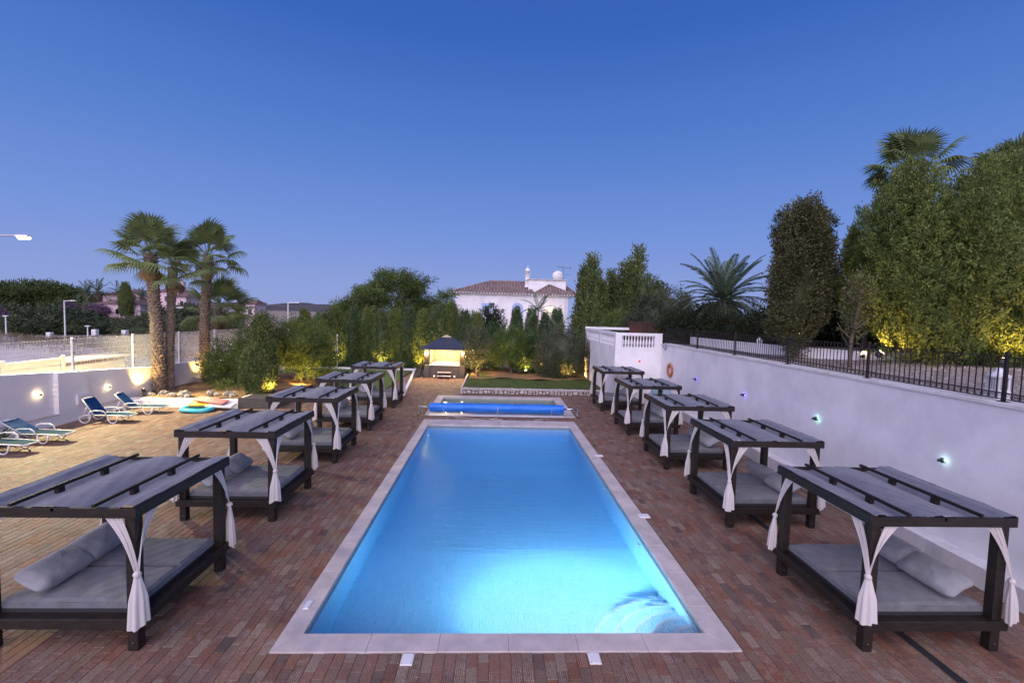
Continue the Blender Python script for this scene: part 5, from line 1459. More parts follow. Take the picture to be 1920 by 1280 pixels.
plant('narrow_juniper', 'green juniper top rising behind the huge juniper at the right edge', 'juniper', (19.4, 17.3, 4.2), jm2, trunk_mb(3.6, .13, .08), sc=(1.2, 1.2, 1.25), rz=2)
plant('narrow_juniper', 'dark conifer at the extreme right edge beside the huge juniper', 'juniper', (16.9, 13.6, 2.6), jm2, trunk_mb(3.6, .13, .08), sc=(1.0, 1.0, .80), rz=1)
bt = trunk_mb(2.6, .07, .05, (.25, 0), limbs=7, lh=.15, ll=.45, seed=8)
tb = crown_mesh('crown', 84, [(0, 0, 1.6, .28, .28, .9, 'e'), (.1, 0, 2.5, .35, .3, .6, 'e')], M['cyp_brown'], 110, 12, .12, .12, up=.4, core=0, shell=.9)
plant('bare_juniper', 'half-bare twisted brown shrub trunk left of the left garden spotlight', 'shrub', (12.05, 14.9, 3.45), tb, bt)
# brown cypress
bl_ = []
for i in range(44):
    t = r.uniform(.08, .96); a = r.uniform(0, 2 * pi); d = float(np.interp(t, [0, .2, .6, .9, 1], [.35, .85, 1.0, .85, .45])) * r.uniform(.5, .95)
    bl_.append((d * cos(a), d * sin(a), t * 5.9 + .1, .30, .30, r.uniform(.45, .8), 'c' if i % 2 else 'e'))
for q in range(7): bl_.append((.95 + .14 * sin(q * 2), 0 + .2 * cos(q * 3), 3.6 + q * .38, .28, .25, .28, 'e'))
bc = [(0, 0, 3.0, .80, .8, 2.8, 'e')]
V1, t1 = foliage(86, bl_, 4300, 15, .10, .095, up=.45, lump=.3, spread=.6, shell=.25, zstretch=1.2, aspect=.5)
V2, t2 = foliage(87, bc, 900, 12, .14, .13, up=.5, lump=.15, spread=.5, shell=.2)
bm_ = leafmesh('crown', np.concatenate([V1, V2]), np.concatenate([t1, t2]), M['cyp_brown'], corequads(bc, .72, 16, 12))
plant('brown_cypress', 'tall brownish cypress column standing in gravel behind the railing', 'cypress', (12.15, 17.9, 3.42), bm_, trunk_mb(2.5, .14, .08), sc=(1.02, 1.02, .97))
# dark trees behind
dk = crown_mesh('crown', 90, [(0, 0, 3.0, 2.0, 1.6, 2.8, 'e'), (1.5, 0, 2.4, 1.6, 1.4, 2.2, 'e'), (-1.4, .2, 2.0, 1.3, 1.3, 1.8, 'e')], M['darkleaf'], 1500, 15, .24, .2, up=.3, lump=.3, core=.5, shell=.35)
for (x, y, z, s, rz_, lab) in [(16.6, 22.8, 3.4, (1.0, 1, .78), 0, 'dark leafy tree in the gap between the brown cypress and the huge juniper'), (19.5, 20.0, 3.4, (1.1, 1, .8), 2, 'dark tree hidden behind the huge juniper'),
                          (22.5, 18.2, 3.4, (1.2, 1, .85), 1, 'dark tree in shadow at the far right behind the huge juniper'), (21.0, 26.0, 3.4, (1.3, 1, .8), 3, 'dark tree far behind the huge juniper'),
                          (18.5, 15.6, 3.4, (.8, .8, .62), 4, 'dark low tree behind the right-hand garden spotlight'), (21.5, 15.5, 3.4, (1, 1, .8), 5, 'dark tree beyond the right end of the railing')]:
    plant('dark_tree', lab, 'tree', (x, y, z), dk, trunk_mb(2, .12, .08), 'dark trees at the back of the raised garden', s, rz_)
# shrubs under the date palm
us = crown_mesh('crown', 92, [(0, 0, .8, 1.1, .8, .8, 'e'), (.8, 0, .6, .7, .6, .6, 'e')], M['darkleaf'], 520, 14, .14, .15, up=.3, lump=.35, core=.55, shell=.5)
for i, (x, y, s, lab) in enumerate([(11.2, 27.5, 1.0, 'dark shrub at the left under the date palm'), (12.7, 27.3, 1.15, 'feathery dark shrub under the middle of the date palm'), (13.3, 25.4, .9, 'shrub lit yellow on its right side beside the slatted screen'), (15.9, 26.0, 1.1, 'dark shrub right of the slatted screen'), (15.2, 24.7, .55, 'small yellow-lit shrub in front of the slatted screen'), (13.9, 24.2, .5, 'small dark shrub behind the brown cypress foot')]):
    plant('garden_shrub', lab, 'shrub', (x, y, 3.45), us, None, 'shrubs under the date palm', (s, s, s * 1.15), i * 1.1)

# ---- palms
def fan_frond(seed, pet=1.25, R=.95, nb=26, droop=.5):
    r = np.random.default_rng(seed); V = []; t = []
    # petiole along +x, fan at its end
    def quad(a, b, c, d, tt): V.extend([a, b, c, d]); t.append(tt)
    Pn = 5
    pts = [np.array([pet * i / Pn, 0, .10 * sin(pi * i / Pn)]) for i in range(Pn + 1)]
    for i in range(Pn):
        w = .022 - .002 * i
        for sgn in (-1, 1):
            quad(pts[i] + [0, -w, 0], pts[i] + [0, 0, sgn * w], pts[i + 1] + [0, 0, sgn * w], pts[i + 1] + [0, -w, 0], .7)
            quad(pts[i] + [0, w, 0], pts[i] + [0, 0, sgn * w], pts[i + 1] + [0, 0, sgn * w], pts[i + 1] + [0, w, 0], .7)
    c = pts[-1]
    for k in range(nb):
        a = radians(-118 + 236 * (k + .5) / nb) ; L_ = R * (1 - .28 * abs(a / 2.06) ** 2) * r.uniform(.92, 1.08)
        dirv = np.array([cos(a), sin(a), .12 - .22 * (abs(a) / 2.06)])
        sd = np.array([-sin(a), cos(a), 0]); hw = L_ * sin(radians(236 / nb) / 2)
        prev = None
        for j, q in enumerate((.03, .35, .58, .80, 1.0)):
            w = hw * q * 1.04 if q <= .58 else hw * .6 * (1 - q) / .42 * 1.2
            p = c + dirv * L_ * q
            dz = -droop * max(0, q - .5) ** 2 * L_ * 2.2 - .05 * q
            p = p + np.array([0, 0, dz]) + dirv * (-.15 * droop * max(0, q - .6) * L_)
            fold = .018 * (q > .1) * (q < .9)
            cur = (p - sd * w, p + np.array([0, 0, fold]), p + sd * w)
            if prev is not None:
                tt = .35 + .3 * r.random() - .15 * q
                quad(prev[0], prev[1], cur[1], cur[0], tt); quad(prev[1], prev[2], cur[2], cur[1], tt + .12)
            prev = cur
    return np.array(V, float), np.clip(np.array(t), 0, 1)
fans = [leafmesh('frond', *fan_frond(s, 1.2, .95, 26, d), M['fan']) for s, d in ((1, .25), (2, .5), (3, .85))]
fans_dry = leafmesh('dead_frond', *fan_frond(5, .8, .8, 20, 1.6), M['fandry'])
bt_ = MB(); bt_.add([(0, -.085, -.10), (0, .085, -.10), (.04, .065, .05), (.04, -.065, .05), (.085, .025, .12), (.085, -.025, .12), (.0, .03, .12), (.0, -.03, .12), (.0, .10, .05), (0, -.10, .05)],
    [(0, 1, 2, 3), (3, 2, 4, 5), (5, 4, 6, 7), (1, 8, 2), (8, 6, 4, 2), (0, 3, 9), (9, 3, 5, 7)])
bootm = bt_.mesh('leaf_base', M['palmtrunk'])
def fan_palm(loc, h, label, rad0=.26, rad1=.17, lean=(0, 0), fs=1.0, nf=30, seed=0, wind=(.35, -.1), boots=True, dead=3, indiv=True, group='fan palms on the left'):
    r = random.Random(seed)
    o = empty('fan_palm', label, 'palm', loc, 0, group)
    P = lambda t: Vector((lean[0] * t ** 1.6, lean[1] * t ** 1.6, h * t))
    mb = MB(); rs_ = []
    for i in range(19):
        t = i / 18; rs_.append(rad0 * (1.35 if i == 0 else 1) * (1 - t) + rad1 * t + .015 * sin(i * 2.3))
    mb.tube([P(i / 18) - Vector((0, 0, .2 * (i == 0))) for i in range(19)], rs_, 14); tr_ = obj('trunk', mb, M['trunk'], o, smooth=True)
    if boots:
        nr = int(h / .17); nb = 0; acc = MB()
        for j in range(nr):
            t = (j + .5) / nr; R_ = rad0 * (1 - t) + rad1 * t; cnt = 9
            for k in range(cnt):
                a = 2 * pi * (k + .5 * (j % 2)) / cnt + r.uniform(-.12, .12)
                c = P(t); s = r.uniform(.8, 1.25) * (1 + .35 * (t > .8))
                if indiv and nb < 290 and cos(a + 1.2) > -.35:
                    q = bpy.data.objects.new('leaf_base', bootm); COL.objects.link(q); q.parent = tr_
                    q.location = (c.x + cos(a) * R_ * .96, c.y + sin(a) * R_ * .96, c.z); q.rotation_euler = (r.uniform(-.25, .25), r.uniform(-.15, .3), a); q.scale = (s, s, s); nb += 1
                else:
                    ca_, sa_ = cos(a), sin(a)
                    acc.add([(c.x + ca_ * (R_ * .96 + v[0] * s) - sa_ * v[1] * s, c.y + sa_ * (R_ * .96 + v[0] * s) + ca_ * v[1] * s, c.z + v[2] * s) for v in bt_.v], bt_.f)
        if acc.n: q = obj('leaf_bases', acc, M['palmtrunk'], tr_); q['kind'] = 'stuff'
    top = P(1)
    for i in range(nf):
        a = i * 2.39996 + r.uniform(-.2, .2); e = radians(88 - 118 * (i / nf) ** 1.15 + r.uniform(-8, 8))
        d = Vector((cos(a) * cos(e) + wind[0], sin(a) * cos(e) + wind[1], sin(e))).normalized()
        q = bpy.data.objects.new('frond', fans[r.choice((0, 1, 1, 2)) if i < nf * .6 else r.choice((1, 2, 2))]); COL.objects.link(q); q.parent = o
        rot = d.to_track_quat('X', 'Z')
        q.rotation_mode = 'QUATERNION'; q.rotation_quaternion = rot @ Quaternion((1, 0, 0), r.uniform(-.5, .5))
        s = fs * r.uniform(.85, 1.12); q.scale = (s, s, s); q.location = top + Vector((0, 0, -.25 * (i / nf)))
    for i in range(dead):
        a = r.uniform(0, 2 * pi); d = Vector((cos(a) * .5 + wind[0] * .6, sin(a) * .5, -.85)).normalized()
        q = bpy.data.objects.new('dead_frond', fans_dry); COL.objects.link(q); q.parent = o; q.rotation_mode = 'QUATERNION'
        q.rotation_quaternion = d.to_track_quat('X', 'Z'); q.scale = (fs * .72,) * 3; q.location = top + Vector((0, 0, -.30))
    return o
fan_palm((-17.25, 24.1, .25), 7.15, 'taller front fan palm with thick shaggy trunk by the left wall', .27, .20, (-.35, 0), 1.02, 28, 1, (-.02, -.1))
fan_palm((-17.08, 24.55, .25), 6.5, 'slimmer fan palm trunk growing from the same foot as the front palm', .17, .14, (.05, .35), .92, 17, 2, (.45, 0), indiv=False)
fan_palm((-17.75, 28.5, .3), 7.6, 'second fan palm behind, right of the double palm', .28, .19, (.35, 0), 1.02, 27, 3, (.25, -.1))
fan_palm((-19.6, 32.2, -.4), 5.2, 'short leaning fan palm behind the left wall', .24, .19, (.6, 0), 1.15, 28, 4, (.2, 0), dead=4, indiv=False)
fan_palm((22.3, 24.2, 3.4), 9.7, 'fan palm head rising above the top of the huge juniper', .25, .2, (0, 0), 1.12, 26, 5, (-.4, 0), boots=False, dead=10, group='fan palms on the right')
fan_palm((28.9, 24.6, 3.4), 9.2, 'fan palm head cut by the right edge of the photo', .25, .2, (0, 0), 1.35, 26, 6, (-.35, 0), boots=False, dead=8, group='fan palms on the right')

def pinnate(seed, L_=3.0, n=44, leaf=.48, arch=1.0, hang=.3):
    r = np.random.default_rng(seed); V = []; t = []
    def P(s): return np.array([L_ * (s - .10 * arch * s ** 3), 0, arch * (.25 * s - .85 * s ** 2.3) * L_ * .55])
    for i in range(10):
        a, b = P(i / 10), P((i + 1) / 10); w = .028 * (1 - i / 12)
        V.extend([a + [0, -w, 0], a + [0, w, 0], b + [0, w, 0], b + [0, -w, 0]]); t.append(.8)
        V.extend([a + [0, 0, -w], a + [0, 0, w], b + [0, 0, w], b + [0, 0, -w]]); t.append(.8)
    for i in range(n):
        s = .10 + .90 * (i + .5) / n; p = P(s); tg = P(min(s + .02, 1.02)) - P(s - .02); tg /= np.linalg.norm(tg)
        l = leaf * (sin(pi * min(s * .85 + .12, 1)) ** .6) * r.uniform(.85, 1.15)
        for sd in (-1, 1):
            d = tg * .75 + np.array([0, sd * .75, .28 - hang]) + r.normal(0, .07, 3); d /= np.linalg.norm(d)
            u = np.cross(d, [0, sd * .3, 1.0]); u /= np.linalg.norm(u); w = .022
            m1 = p + d * l * .5; e = p + d * l + np.array([0, 0, -.10 * l])
            V.extend([p, m1 - u * w, e, m1 + u * w]); t.append(.45 + .3 * r.random())
    return np.array(V, float), np.clip(np.array(t), 0, 1)
pin = [leafmesh('frond', *pinnate(s, 3.0, 48, .50, a), M['dateleaf']) for s, a in ((1, .5), (2, .9), (3, 1.3))]
pin_dead = leafmesh('dead_frond', *pinnate(6, 2.5, 36, .45, 1.6, .9), M['dateold'])
def date_palm(loc, h, label, s0=1.0, nf=60, seed=1, dead=22, wind=(.1, 0), group=None, tr=.35, e0=82, e1=110):
    r = random.Random(seed)
    o = empty('date_palm', label, 'palm', loc, 0, group)
    mb = MB(); mb.tube([(0, 0, -.2), (0, 0, h * .5), (0, 0, h)], [tr, tr * .95, tr * .9], 12); obj('trunk', mb, M['trunk'], o, smooth=True)
    for i in range(nf + dead):
        dd_ = i >= nf
        if not dd_: e = radians(e0 - e1 * (i / nf) ** .9 + r.uniform(-6, 6))
        else: e = radians(r.uniform(-50, -5))
        a = i * 2.39996 + r.uniform(-.2, .2)
        d = Vector((cos(a) * cos(e) + wind[0], sin(a) * cos(e) + wind[1], sin(e))).normalized()
        q = bpy.data.objects.new('dead_frond' if dd_ else 'frond', pin_dead if dd_ else pin[0 if i < nf * .25 else (1 if i < nf * .6 else 2)]); COL.objects.link(q); q.parent = o
        q.rotation_mode = 'QUATERNION'; q.rotation_quaternion = d.to_track_quat('X', 'Z')
        s = s0 * r.uniform(.85, 1.1); q.scale = (s, s, s); q.location = (0, 0, h - .1 * (i / nf))
    return o
date_palm((14.2, 28.0, 3.4), 2.7, 'big date palm with arching fronds and a skirt of dead brown ones', 1.14, 64, 3, 30, e1=122)
date_palm((3.55, 37.0, .3), 4.9, 'thin palm with few drooping fronds in front of the white house', .62, 13, 5, 0, (.15, 0), None, .06, 70, 80)
date_palm((5.0, 36.3, .3), 3.6, 'low arching palm fronds lit yellow right of the thin palm', .66, 9, 8, 0, (.1, 0), None, .05, 50, 50)
for i, (x, y, h, s, lab) in enumerate([(-83.9, 100, 5.4, .8, 'far date palm, tallest on the hill left of the pink villa'), (-87.0, 101, 5.2, .75, 'far date palm left of the tallest one on the hill'), (-80.4, 101, 5.2, .75, 'far date palm just left of the round far cypress'), (-76.2, 101.5, 4.6, .65, 'far date palm right behind the far cypress')]):
    date_palm((x, y, 1.8), h, lab, s * 1.35, 22, 20 + i, 4, (.15, 0), 'far date palms on the hill')

# ---------------------------------------------------------------- white house behind
hs_ = empty('white_house', 'white villa with clay tile roof, blue window surrounds and round chimney behind the hedge', 'house')
HY = 60.0
mb = MB(); mb.box(-5.5, HY, -2, 4.75, HY + 9, 7.35); obj('wall', mb, M['plaster'], hs_)
mb = MB(); mb.box(4.752, HY - .6, -2, 9.9, HY + 9, 7.3); obj('wall', mb, M['plaster'], hs_)
obj('corner_band', MB().box(9.55, HY - .66, -2, 9.96, HY - .602, 7.28), M['blue_paint'], hs_)
obj('corner_band', MB().box(-5.56, HY - .06, -2, -5.2, HY - .002, 7.3), M['blue_paint'], hs_)
obj('cornice', MB().cbox(-5.85, HY - .35, 7.352, 4.75, HY + 9.2, 7.5, .02), M['plaster'], hs_)
obj('cornice', MB().cbox(4.752, HY - .95, 7.302, 10.25, HY + 9.2, 7.46, .02), M['plaster'], hs_)
obj('roof_tower', MB().cbox(4.45, HY + 1.2, 7.5, 9.5, HY + 6, 9.5, .02), M['plaster'], hs_)
obj('tower_coping', MB().cbox(4.32, HY + 1.05, 9.502, 9.65, HY + 6.1, 9.62, .02), M['coping'], hs_)
def hiproof(xa, xb, ya, yb, z0, z1, rx0, rx1, sp_=.38):
    ym = (ya + yb) / 2
    mb = MB(); v = [(xa, ya, z0), (xb, ya, z0), (xb, yb, z0), (xa, yb, z0), (rx0, ym, z1), (rx1, ym, z1)]
    mb.add(v, [(0, 1, 5, 4), (1, 2, 5), (2, 3, 4, 5), (3, 0, 4), (3, 2, 1, 0)])
    rf = obj('roof', mb, M['rooftile'], hs_)
    mb = MB(); n_ = int((xb - xa) / sp_)
    for i in range(n_ + 1):
        x = xa + (xb - xa) * i / n_
        if x < rx0: f = (x - xa) / (rx0 - xa)
        elif x > rx1: f = (xb - x) / (xb - rx1)
        else: f = 1
        if f < .04: continue
        k = max(2, int(f * 8)); pts = []
        for j in range(k + 1):
            q = f * j / k; pts.append((x, ya - .12 + (ym - ya) * q, z0 + .03 + (z1 - z0) * q + (.02 if j % 2 else 0)))
        mb.tube(pts, .115, 6)
    q = obj('roof_tiles', mb, M['rooftile'], rf); q['kind'] = 'stuff'
    mb = MB(); mb.tube([(xa, ya, z0 + .06), (rx0, ym, z1 + .06), (rx1, ym, z1 + .06), (xb, ya, z0 + .06)], .12, 7); obj('ridge_tiles', mb, M['rooftile'], rf)
    mb = MB()
    for i in range(n_): x = xa + (xb - xa) * (i + .5) / n_; mb.box(x - .07, ya - .10, z0 - .02, x + .07, ya - .02, z0 + .10)
    q = obj('eave_tile_ends', mb, M['plaster'], rf); q['kind'] = 'stuff'
hiproof(-5.95, 5.0, HY - .4, HY + 9.4, 7.50, 9.35, -.6, 4.45)
hiproof(4.9, 10.35, HY - 1.0, HY + 2.2, 7.46, 8.75, 7.1, 7.3)
hiproof(9.0, 11.2, HY + .5, HY + 8.4, 7.46, 9.2, 9.5, 9.6)
ch = obj('chimney', MB().lathe([(.44, 0), (.40, .1), (.36, .3), (.32, 1.0), (.34, 1.02), (.34, 1.12), (.31, 1.15), (.31, 1.3), (.33, 1.33), (.22, 1.34), (.22, 2.0), (.33, 2.01), (.34, 2.2), (.37, 2.22), (.37, 2.3), (.32, 2.38), (.24, 2.5), (.12, 2.6), (.03, 2.7), (.015, 2.95)], 20), M['plaster'], hs_, (4.35, HY + 2.0, 8.5), smooth=True)
mb = MB()
for k in range(4):
    for i in range(14):
        a = 2 * pi * (i + .5 * (k % 2)) / 14; z = 1.36 + k * .165; w = .055
        mb.tube([(.33 * cos(a - .15), .33 * sin(a - .15), z), (.33 * cos(a), .33 * sin(a), z + .08), (.33 * cos(a + .15), .33 * sin(a + .15), z), (.33 * cos(a), .33 * sin(a), z - .0)], .02, 4)
obj('chimney_lattice', mb, M['plaster'], ch)
o = empty('satellite_dish', 'round white satellite dish on the flat tower roof of the villa', 'satellite dish', (8.55, HY + 2.2, 9.62))
mb = MB(); mb.grid(lambda u, v: (.75 * v * cos(2 * pi * u), .35 * v * v - .1, .62 + .68 * v * sin(2 * pi * u)), 24, 6, closeu=True); obj('dish', mb, M['whitemetal'], o, smooth=True)
obj('mast', MB().tube([(0, .1, 0), (0, .1, .6)], .04, 6), M['dgrey'], o)
o = empty('tv_antenna', 'thin television antenna beside the satellite dish', 'antenna', (9.1, HY + 1.5, 9.62))
mb = MB(); mb.tube([(0, 0, 0), (0, 0, 1.75)], .03, 5); obj('mast', mb, M['dgrey'], o)
mb = MB(); mb.tube([(-.9, 0, 1.8), (1.0, 0, 1.6)], .02, 4)
for k in range(5): mb.tube([(-.8 + k * .4, -.2, 1.78 - k * .04), (-.8 + k * .4, .2, 1.78 - k * .04)], .012, 4)
mb.tube([(.95, 0, 1.35), (.95, 0, 1.85)], .02, 4); mb.tube([(-.8, 0, .8), (.9, 0, .72)], .015, 4); obj('aerial', mb, M['dgrey'], o)
def window(x, z, w, h, arch=False, lit=False):
    y = HY
    if not arch:
        fr_ = obj('window_surround', MB().box(x - w / 2 - .4, y - .05, z - .1, x - w / 2, y - .002, z + h + .35).box(x + w / 2, y - .05, z - .1, x + w / 2 + .4, y - .002, z + h + .35).box(x - w / 2, y - .05, z + h, x + w / 2, y - .002, z + h + .35), M['blue_paint'], hs_)
        gl = MB().box(x - w / 2, y - .03, z, x + w / 2, y - .02, z + h)
    else:
        mb = MB(); R0, R1 = w / 2, w / 2 + .36; N = 14
        for (s, e_) in ((-1, 0), (1, 0)):
            a, b_ = sorted((s * R0, s * R1)); mb.box(x + a, y - .05, z, x + b_, y - .002, z + h - w / 2)
        for i in range(N):
            a0_, a1_ = pi * i / N, pi * (i + 1) / N
            p = [(x + R0 * cos(a0_), z + h - w / 2 + R0 * sin(a0_)), (x + R1 * cos(a0_), z + h - w / 2 + R1 * sin(a0_)), (x + R1 * cos(a1_), z + h - w / 2 + R1 * sin(a1_)), (x + R0 * cos(a1_), z + h - w / 2 + R0 * sin(a1_))]
            mb.add([(px, yy, pz) for yy in (y - .05, y - .002) for px, pz in p], [(0, 1, 2, 3), (7, 6, 5, 4), (0, 4, 5, 1), (1, 5, 6, 2), (2, 6, 7, 3), (3, 7, 4, 0)])
        fr_ = obj('window_surround', mb, M['blue_paint'], hs_)
        gl = MB(); gl.add([(x - R0, y - .02, z), (x + R0, y - .02, z)] + [(x + R0 * cos(pi * i / N), y - .02, z + h - w / 2 + R0 * sin(pi * i / N)) for i in range(N + 1)], [tuple(range(N + 3))])
    obj('pane', gl, M['lamp_soft'] if lit else M['glassdark'], fr_)
    obj('window_frame', MB().box(x - .03, y - .06, z, x + .03, y - .031, z + h - .05), M['woodbrown'], fr_)
window(-1.0, 4.4, .62, 1.45); window(3.0, 3.9, .75, 2.1, True)
obj('drainpipe', MB().tube([(9.2, HY - .7, 7.3), (9.2, HY - .7, -1)], .05, 6), M['whitemetal'], hs_)
o = obj('wall_lantern', MB().lathe([(.05, 0), (.16, .1), (.16, .35), (.05, .45)], 10), M['lamp_soft'], hs_, (7.15, HY - .75, 5.2))
light('house_lantern', 'POINT', (7.15, HY - 1.15, 5.4), 25, (1, .7, .35), hs_, .1)
# cream house glimpsed behind the date palm
o = empty('cream_house', 'sliver of a cream house behind the left fronds of the date palm', 'house', (21.0, 50, 0))
obj('wall', MB().box(-1.6, 0, 0, 2.4, 5, 5.6), mat('cream_render', (.62, .50, .42), .85), o)
obj('roof', MB().cbox(-1.9, -.3, 5.6, 2.7, 5.3, 5.85, .03), M['rooffar'], o)
obj('window', MB().box(-1.2, -.03, 3.8, -.5, -.002, 4.8), M['glassdark'], o)

# ---------------------------------------------------------------- far left: hill, houses, bushes, lamps
def fhouse(loc, w, d, h, rh, label, wins=2, chim=False, rz=0):
    o = empty('pink_house', label, 'house', loc, rz, 'pink villas on the left hill')
    obj('wall', MB().box(-w / 2, -d / 2, -2, w / 2, d / 2, h), M['pinkwall'], o)
    e_ = .35; mb = MB(); xa, xb, ya, yb = -w / 2 - e_, w / 2 + e_, -d / 2 - e_, d / 2 + e_
    k = min(w, d) * .45
    mb.add([(xa, ya, h), (xb, ya, h), (xb, yb, h), (xa, yb, h), (xa + k, 0, h + rh), (xb - k, 0, h + rh)], [(0, 1, 5, 4), (1, 2, 5), (2, 3, 4, 5), (3, 0, 4), (3, 2, 1, 0)])
    obj('roof', mb, M['rooffar'], o)
    for i in range(wins):
        x = -w / 2 + w * (i + .5) / wins
        wq = obj('window', MB().box(x - .4, -d / 2 - .06, h - 2.0, x + .4, -d / 2 - .002, h - .8), M['whitemetal'], o)
        obj('pane', MB().box(x - .32, -d / 2 - .08, h - 1.92, x + .32, -d / 2 - .061, h - .88), M['glassdark'], wq)
    if chim: obj('chimney', MB().cbox(w * .2, -.5, h, w * .2 + .9, .4, h + rh + 1.3, .03), M['pinkwall'], o)
    return o
fhouse((-73.6, 95, 0), 8.6, 6, 4.7, 1.1, 'long low pink villa left of the double palm trunk', 3)
fhouse((-81.6, 103, 0), 3.6, 5, 6.6, .9, 'small pink house left of the far round cypress', 1)
fhouse((-81.0, 107, 0), 4.6, 5, 7.2, 1.0, 'tall narrow pink house above the long low villa', 2)
fhouse((-71.3, 105, 0), 5.5, 6, 7.6, 1.2, 'pink villa with chimney seen between the palm trunks', 3, True)
fhouse((-67.5, 103, 0), 3.4, 6, 6.6, 1.0, 'pink house seen just right of the double palm', 2)
fhouse((-72.0, 118, 0), 5, 6, 5.0, .8, 'low pink house seen under the short leaning palm', 2)
fhouse((-43.0, 84, 0), 1.6, 4, 5.4, .8, 'narrow pink house end right of the short leaning palm', 1)
rc = crown_mesh('crown', 100, [(0, 0, 3.2, 1.5, 1.5, 3.2, 'c')], M['cyp'], 520, 12, .3, .4, up=.6)
plant('far_cypress', 'blunt dark cypress standing in front of the pink villas on the hill', 'cypress', (-71.2, 91.0, 2.6), rc, trunk_mb(2, .2, .1), sc=(.62, .62, .92))
pn = crown_mesh('crown', 101, [(0, 0, 7.6, 8.5, 6, 2.2, 'e'), (6, 0, 6.4, 5, 4, 1.8, 'e'), (-7, 0, 6.2, 5, 4, 1.7, 'e')], M['pinel'], 1500, 14, .5, .55, up=.4, lump=.12, core=.85, shell=.2)
plant('umbrella_pine', 'wide dome of an umbrella pine on the skyline at left', 'pine', (-106, 110, -1.0), pn, trunk_mb(7, .5, .3, limbs=6, ll=3))
plant('umbrella_pine', 'second umbrella pine sloping down toward the date palms', 'pine', (-95, 113, -2.3), pn, trunk_mb(7, .5, .3, limbs=6, ll=3), sc=(.8, .8, .9), rz=1)
plant('umbrella_pine', 'umbrella pine at the left edge of the skyline', 'pine', (-116, 108, -2.2), pn, trunk_mb(7, .5, .3, limbs=6, ll=3), sc=(.8, .8, .9), rz=3)
bgv = [crown_mesh('crown', 110 + k, [(0, 0, 1.5, 4.2, 3, 2.2, 'e'), (3.2, 0, 1.1, 3.0, 2.4, 1.7, 'e'), (-3, .4, 1.2, 3.0, 2.4, 1.6, 'e')], M['scrub'], 900, 13, .34, .42, up=.3, lump=.22, core=.85, shell=.25) for k in range(3)]
bgl = [(-86.5, 82, 1.0, 'at the far left edge'), (-79.5, 80, .95, 'left of the first hillside lamp post'), (-72.8, 79.5, 1.45, 'right behind the first hillside lamp post'), (-79, 90, 1.35, 'below the umbrella pine'), (-90, 96, 1.6, 'under the left of the umbrella pine'),
       (-67.6, 80, .95, 'left of the long pink villa'), (-59.5, 79, 1.1, 'below the long pink villa'), (-52, 82, 1.1, 'seen between the palm trunks'), (-47.5, 84, 1.1, 'right of the double palm'), (-62.5, 96, 1.9, 'behind the second fan palm'), (-84, 98, 1.9, 'below the date palms on the hill'), (-39, 98, .9, 'under the short leaning palm'), (-33.5, 96, 1.0, 'right of the short leaning palm'), (-98, 92, 1.7, 'at the skyline below the left pine'), (-57, 92, 1.5, 'before the villa chimney')]
for i, (x, y, s, lab) in enumerate(bgl):
    o = empty('hillside_bush', 'large dark bush on the far slope, ' + lab, 'bush', (x, y, -.2), i * .9, 'dark bushes on the far slope')
    obj('crown', bgv[i % 3], None, o); o.scale = (s * .95, s * .95, s * .68)
bg_b = crown_mesh('crown', 120, [(0, 0, 1.6, 2.6, 1.6, 1.5, 'e'), (2, 0, 1.2, 1.6, 1.4, 1.1, 'e')], M['bougain'], 420, 13, .3, .3, up=.3, lump=.25, core=.8)
plant('bougainvillea', 'purple flowering bougainvillea mound left of the long pink villa', 'bush', (-74.6, 88.5, 2.6), bg_b, None, sc=(.75, .6, .6))
plant('bougainvillea', 'smaller purple bougainvillea left of the bigger one', 'bush', (-79.6, 88.5, 3.2), bg_b, None, sc=(.45, .45, .45))
plant('bougainvillea', 'purple bougainvillea cut by the left edge of the photo', 'bush', (-85.5, 81.0, .9), bg_b, None, sc=(.7, .7, .8))
def lamp_post(x, y, z, h, arm, label, s=1.0):
    o = empty('street_lamp', label, 'street lamp', (x, y, z), group='unlit street lamps on the far road')
    obj('pole', MB().tube([(0, 0, 0), (0, 0, h)], [.11 * s, .07 * s], 7), M['whitemetal'], o)
    if arm: obj('arm', MB().tube([(0, 0, h - .06), (arm, 0, h)], .06 * s, 6), M['whitemetal'], o)
    obj('lamp_head', MB().cbox(arm - .35, -.14, h - .05, arm + .35, .14, h + .08, .03), M['whitemetal'], o)
for a in [(-63.6, 70, -.4, 5.5, 1.3, 'tall unlit lamp post with short arm in front of the dark bushes'), (-48.1, 70, 0, 4.5, 1.3, 'unlit lamp post just right of the double palm trunk'), (-72.0, 70, -.4, 3.0, 0, 'short post at the far left edge of the far road'),
          (-62.1, 72, -.4, 1.7, 0, 'very short post right of the tall unlit lamp post'), (-37.3, 70, .6, 3.2, 0, 'thin unlit post seen beside the short leaning palm'), (-31.1, 70, .5, 5.2, 1.3, 'unlit lamp post left of the hedge against the far hill')]:
    lamp_post(*a)
for i, (x, y, lab) in enumerate([(-59.3, 70, 'white roadside cabinet left of the double palm'), (-55.0, 70, 'second white roadside cabinet nearer to the double palm'), (-65.8, 70, 'small white roadside cabinet left of the tall lamp post'), (-50.3, 70, 'white roadside cabinet right of the double palm')]):
    o = empty('utility_cabinet', lab, 'cabinet', (x, y, -.5))
    obj('box', MB().cbox(-.33, -.3, 0, .33, .3, 1.45 - .6 * (i == 2), .03), M['whitemetal'], o); obj('door', MB().box(-.27, -.33, .15, .27, -.302, 1.25 - .6 * (i == 2)), M['whitev'], o)
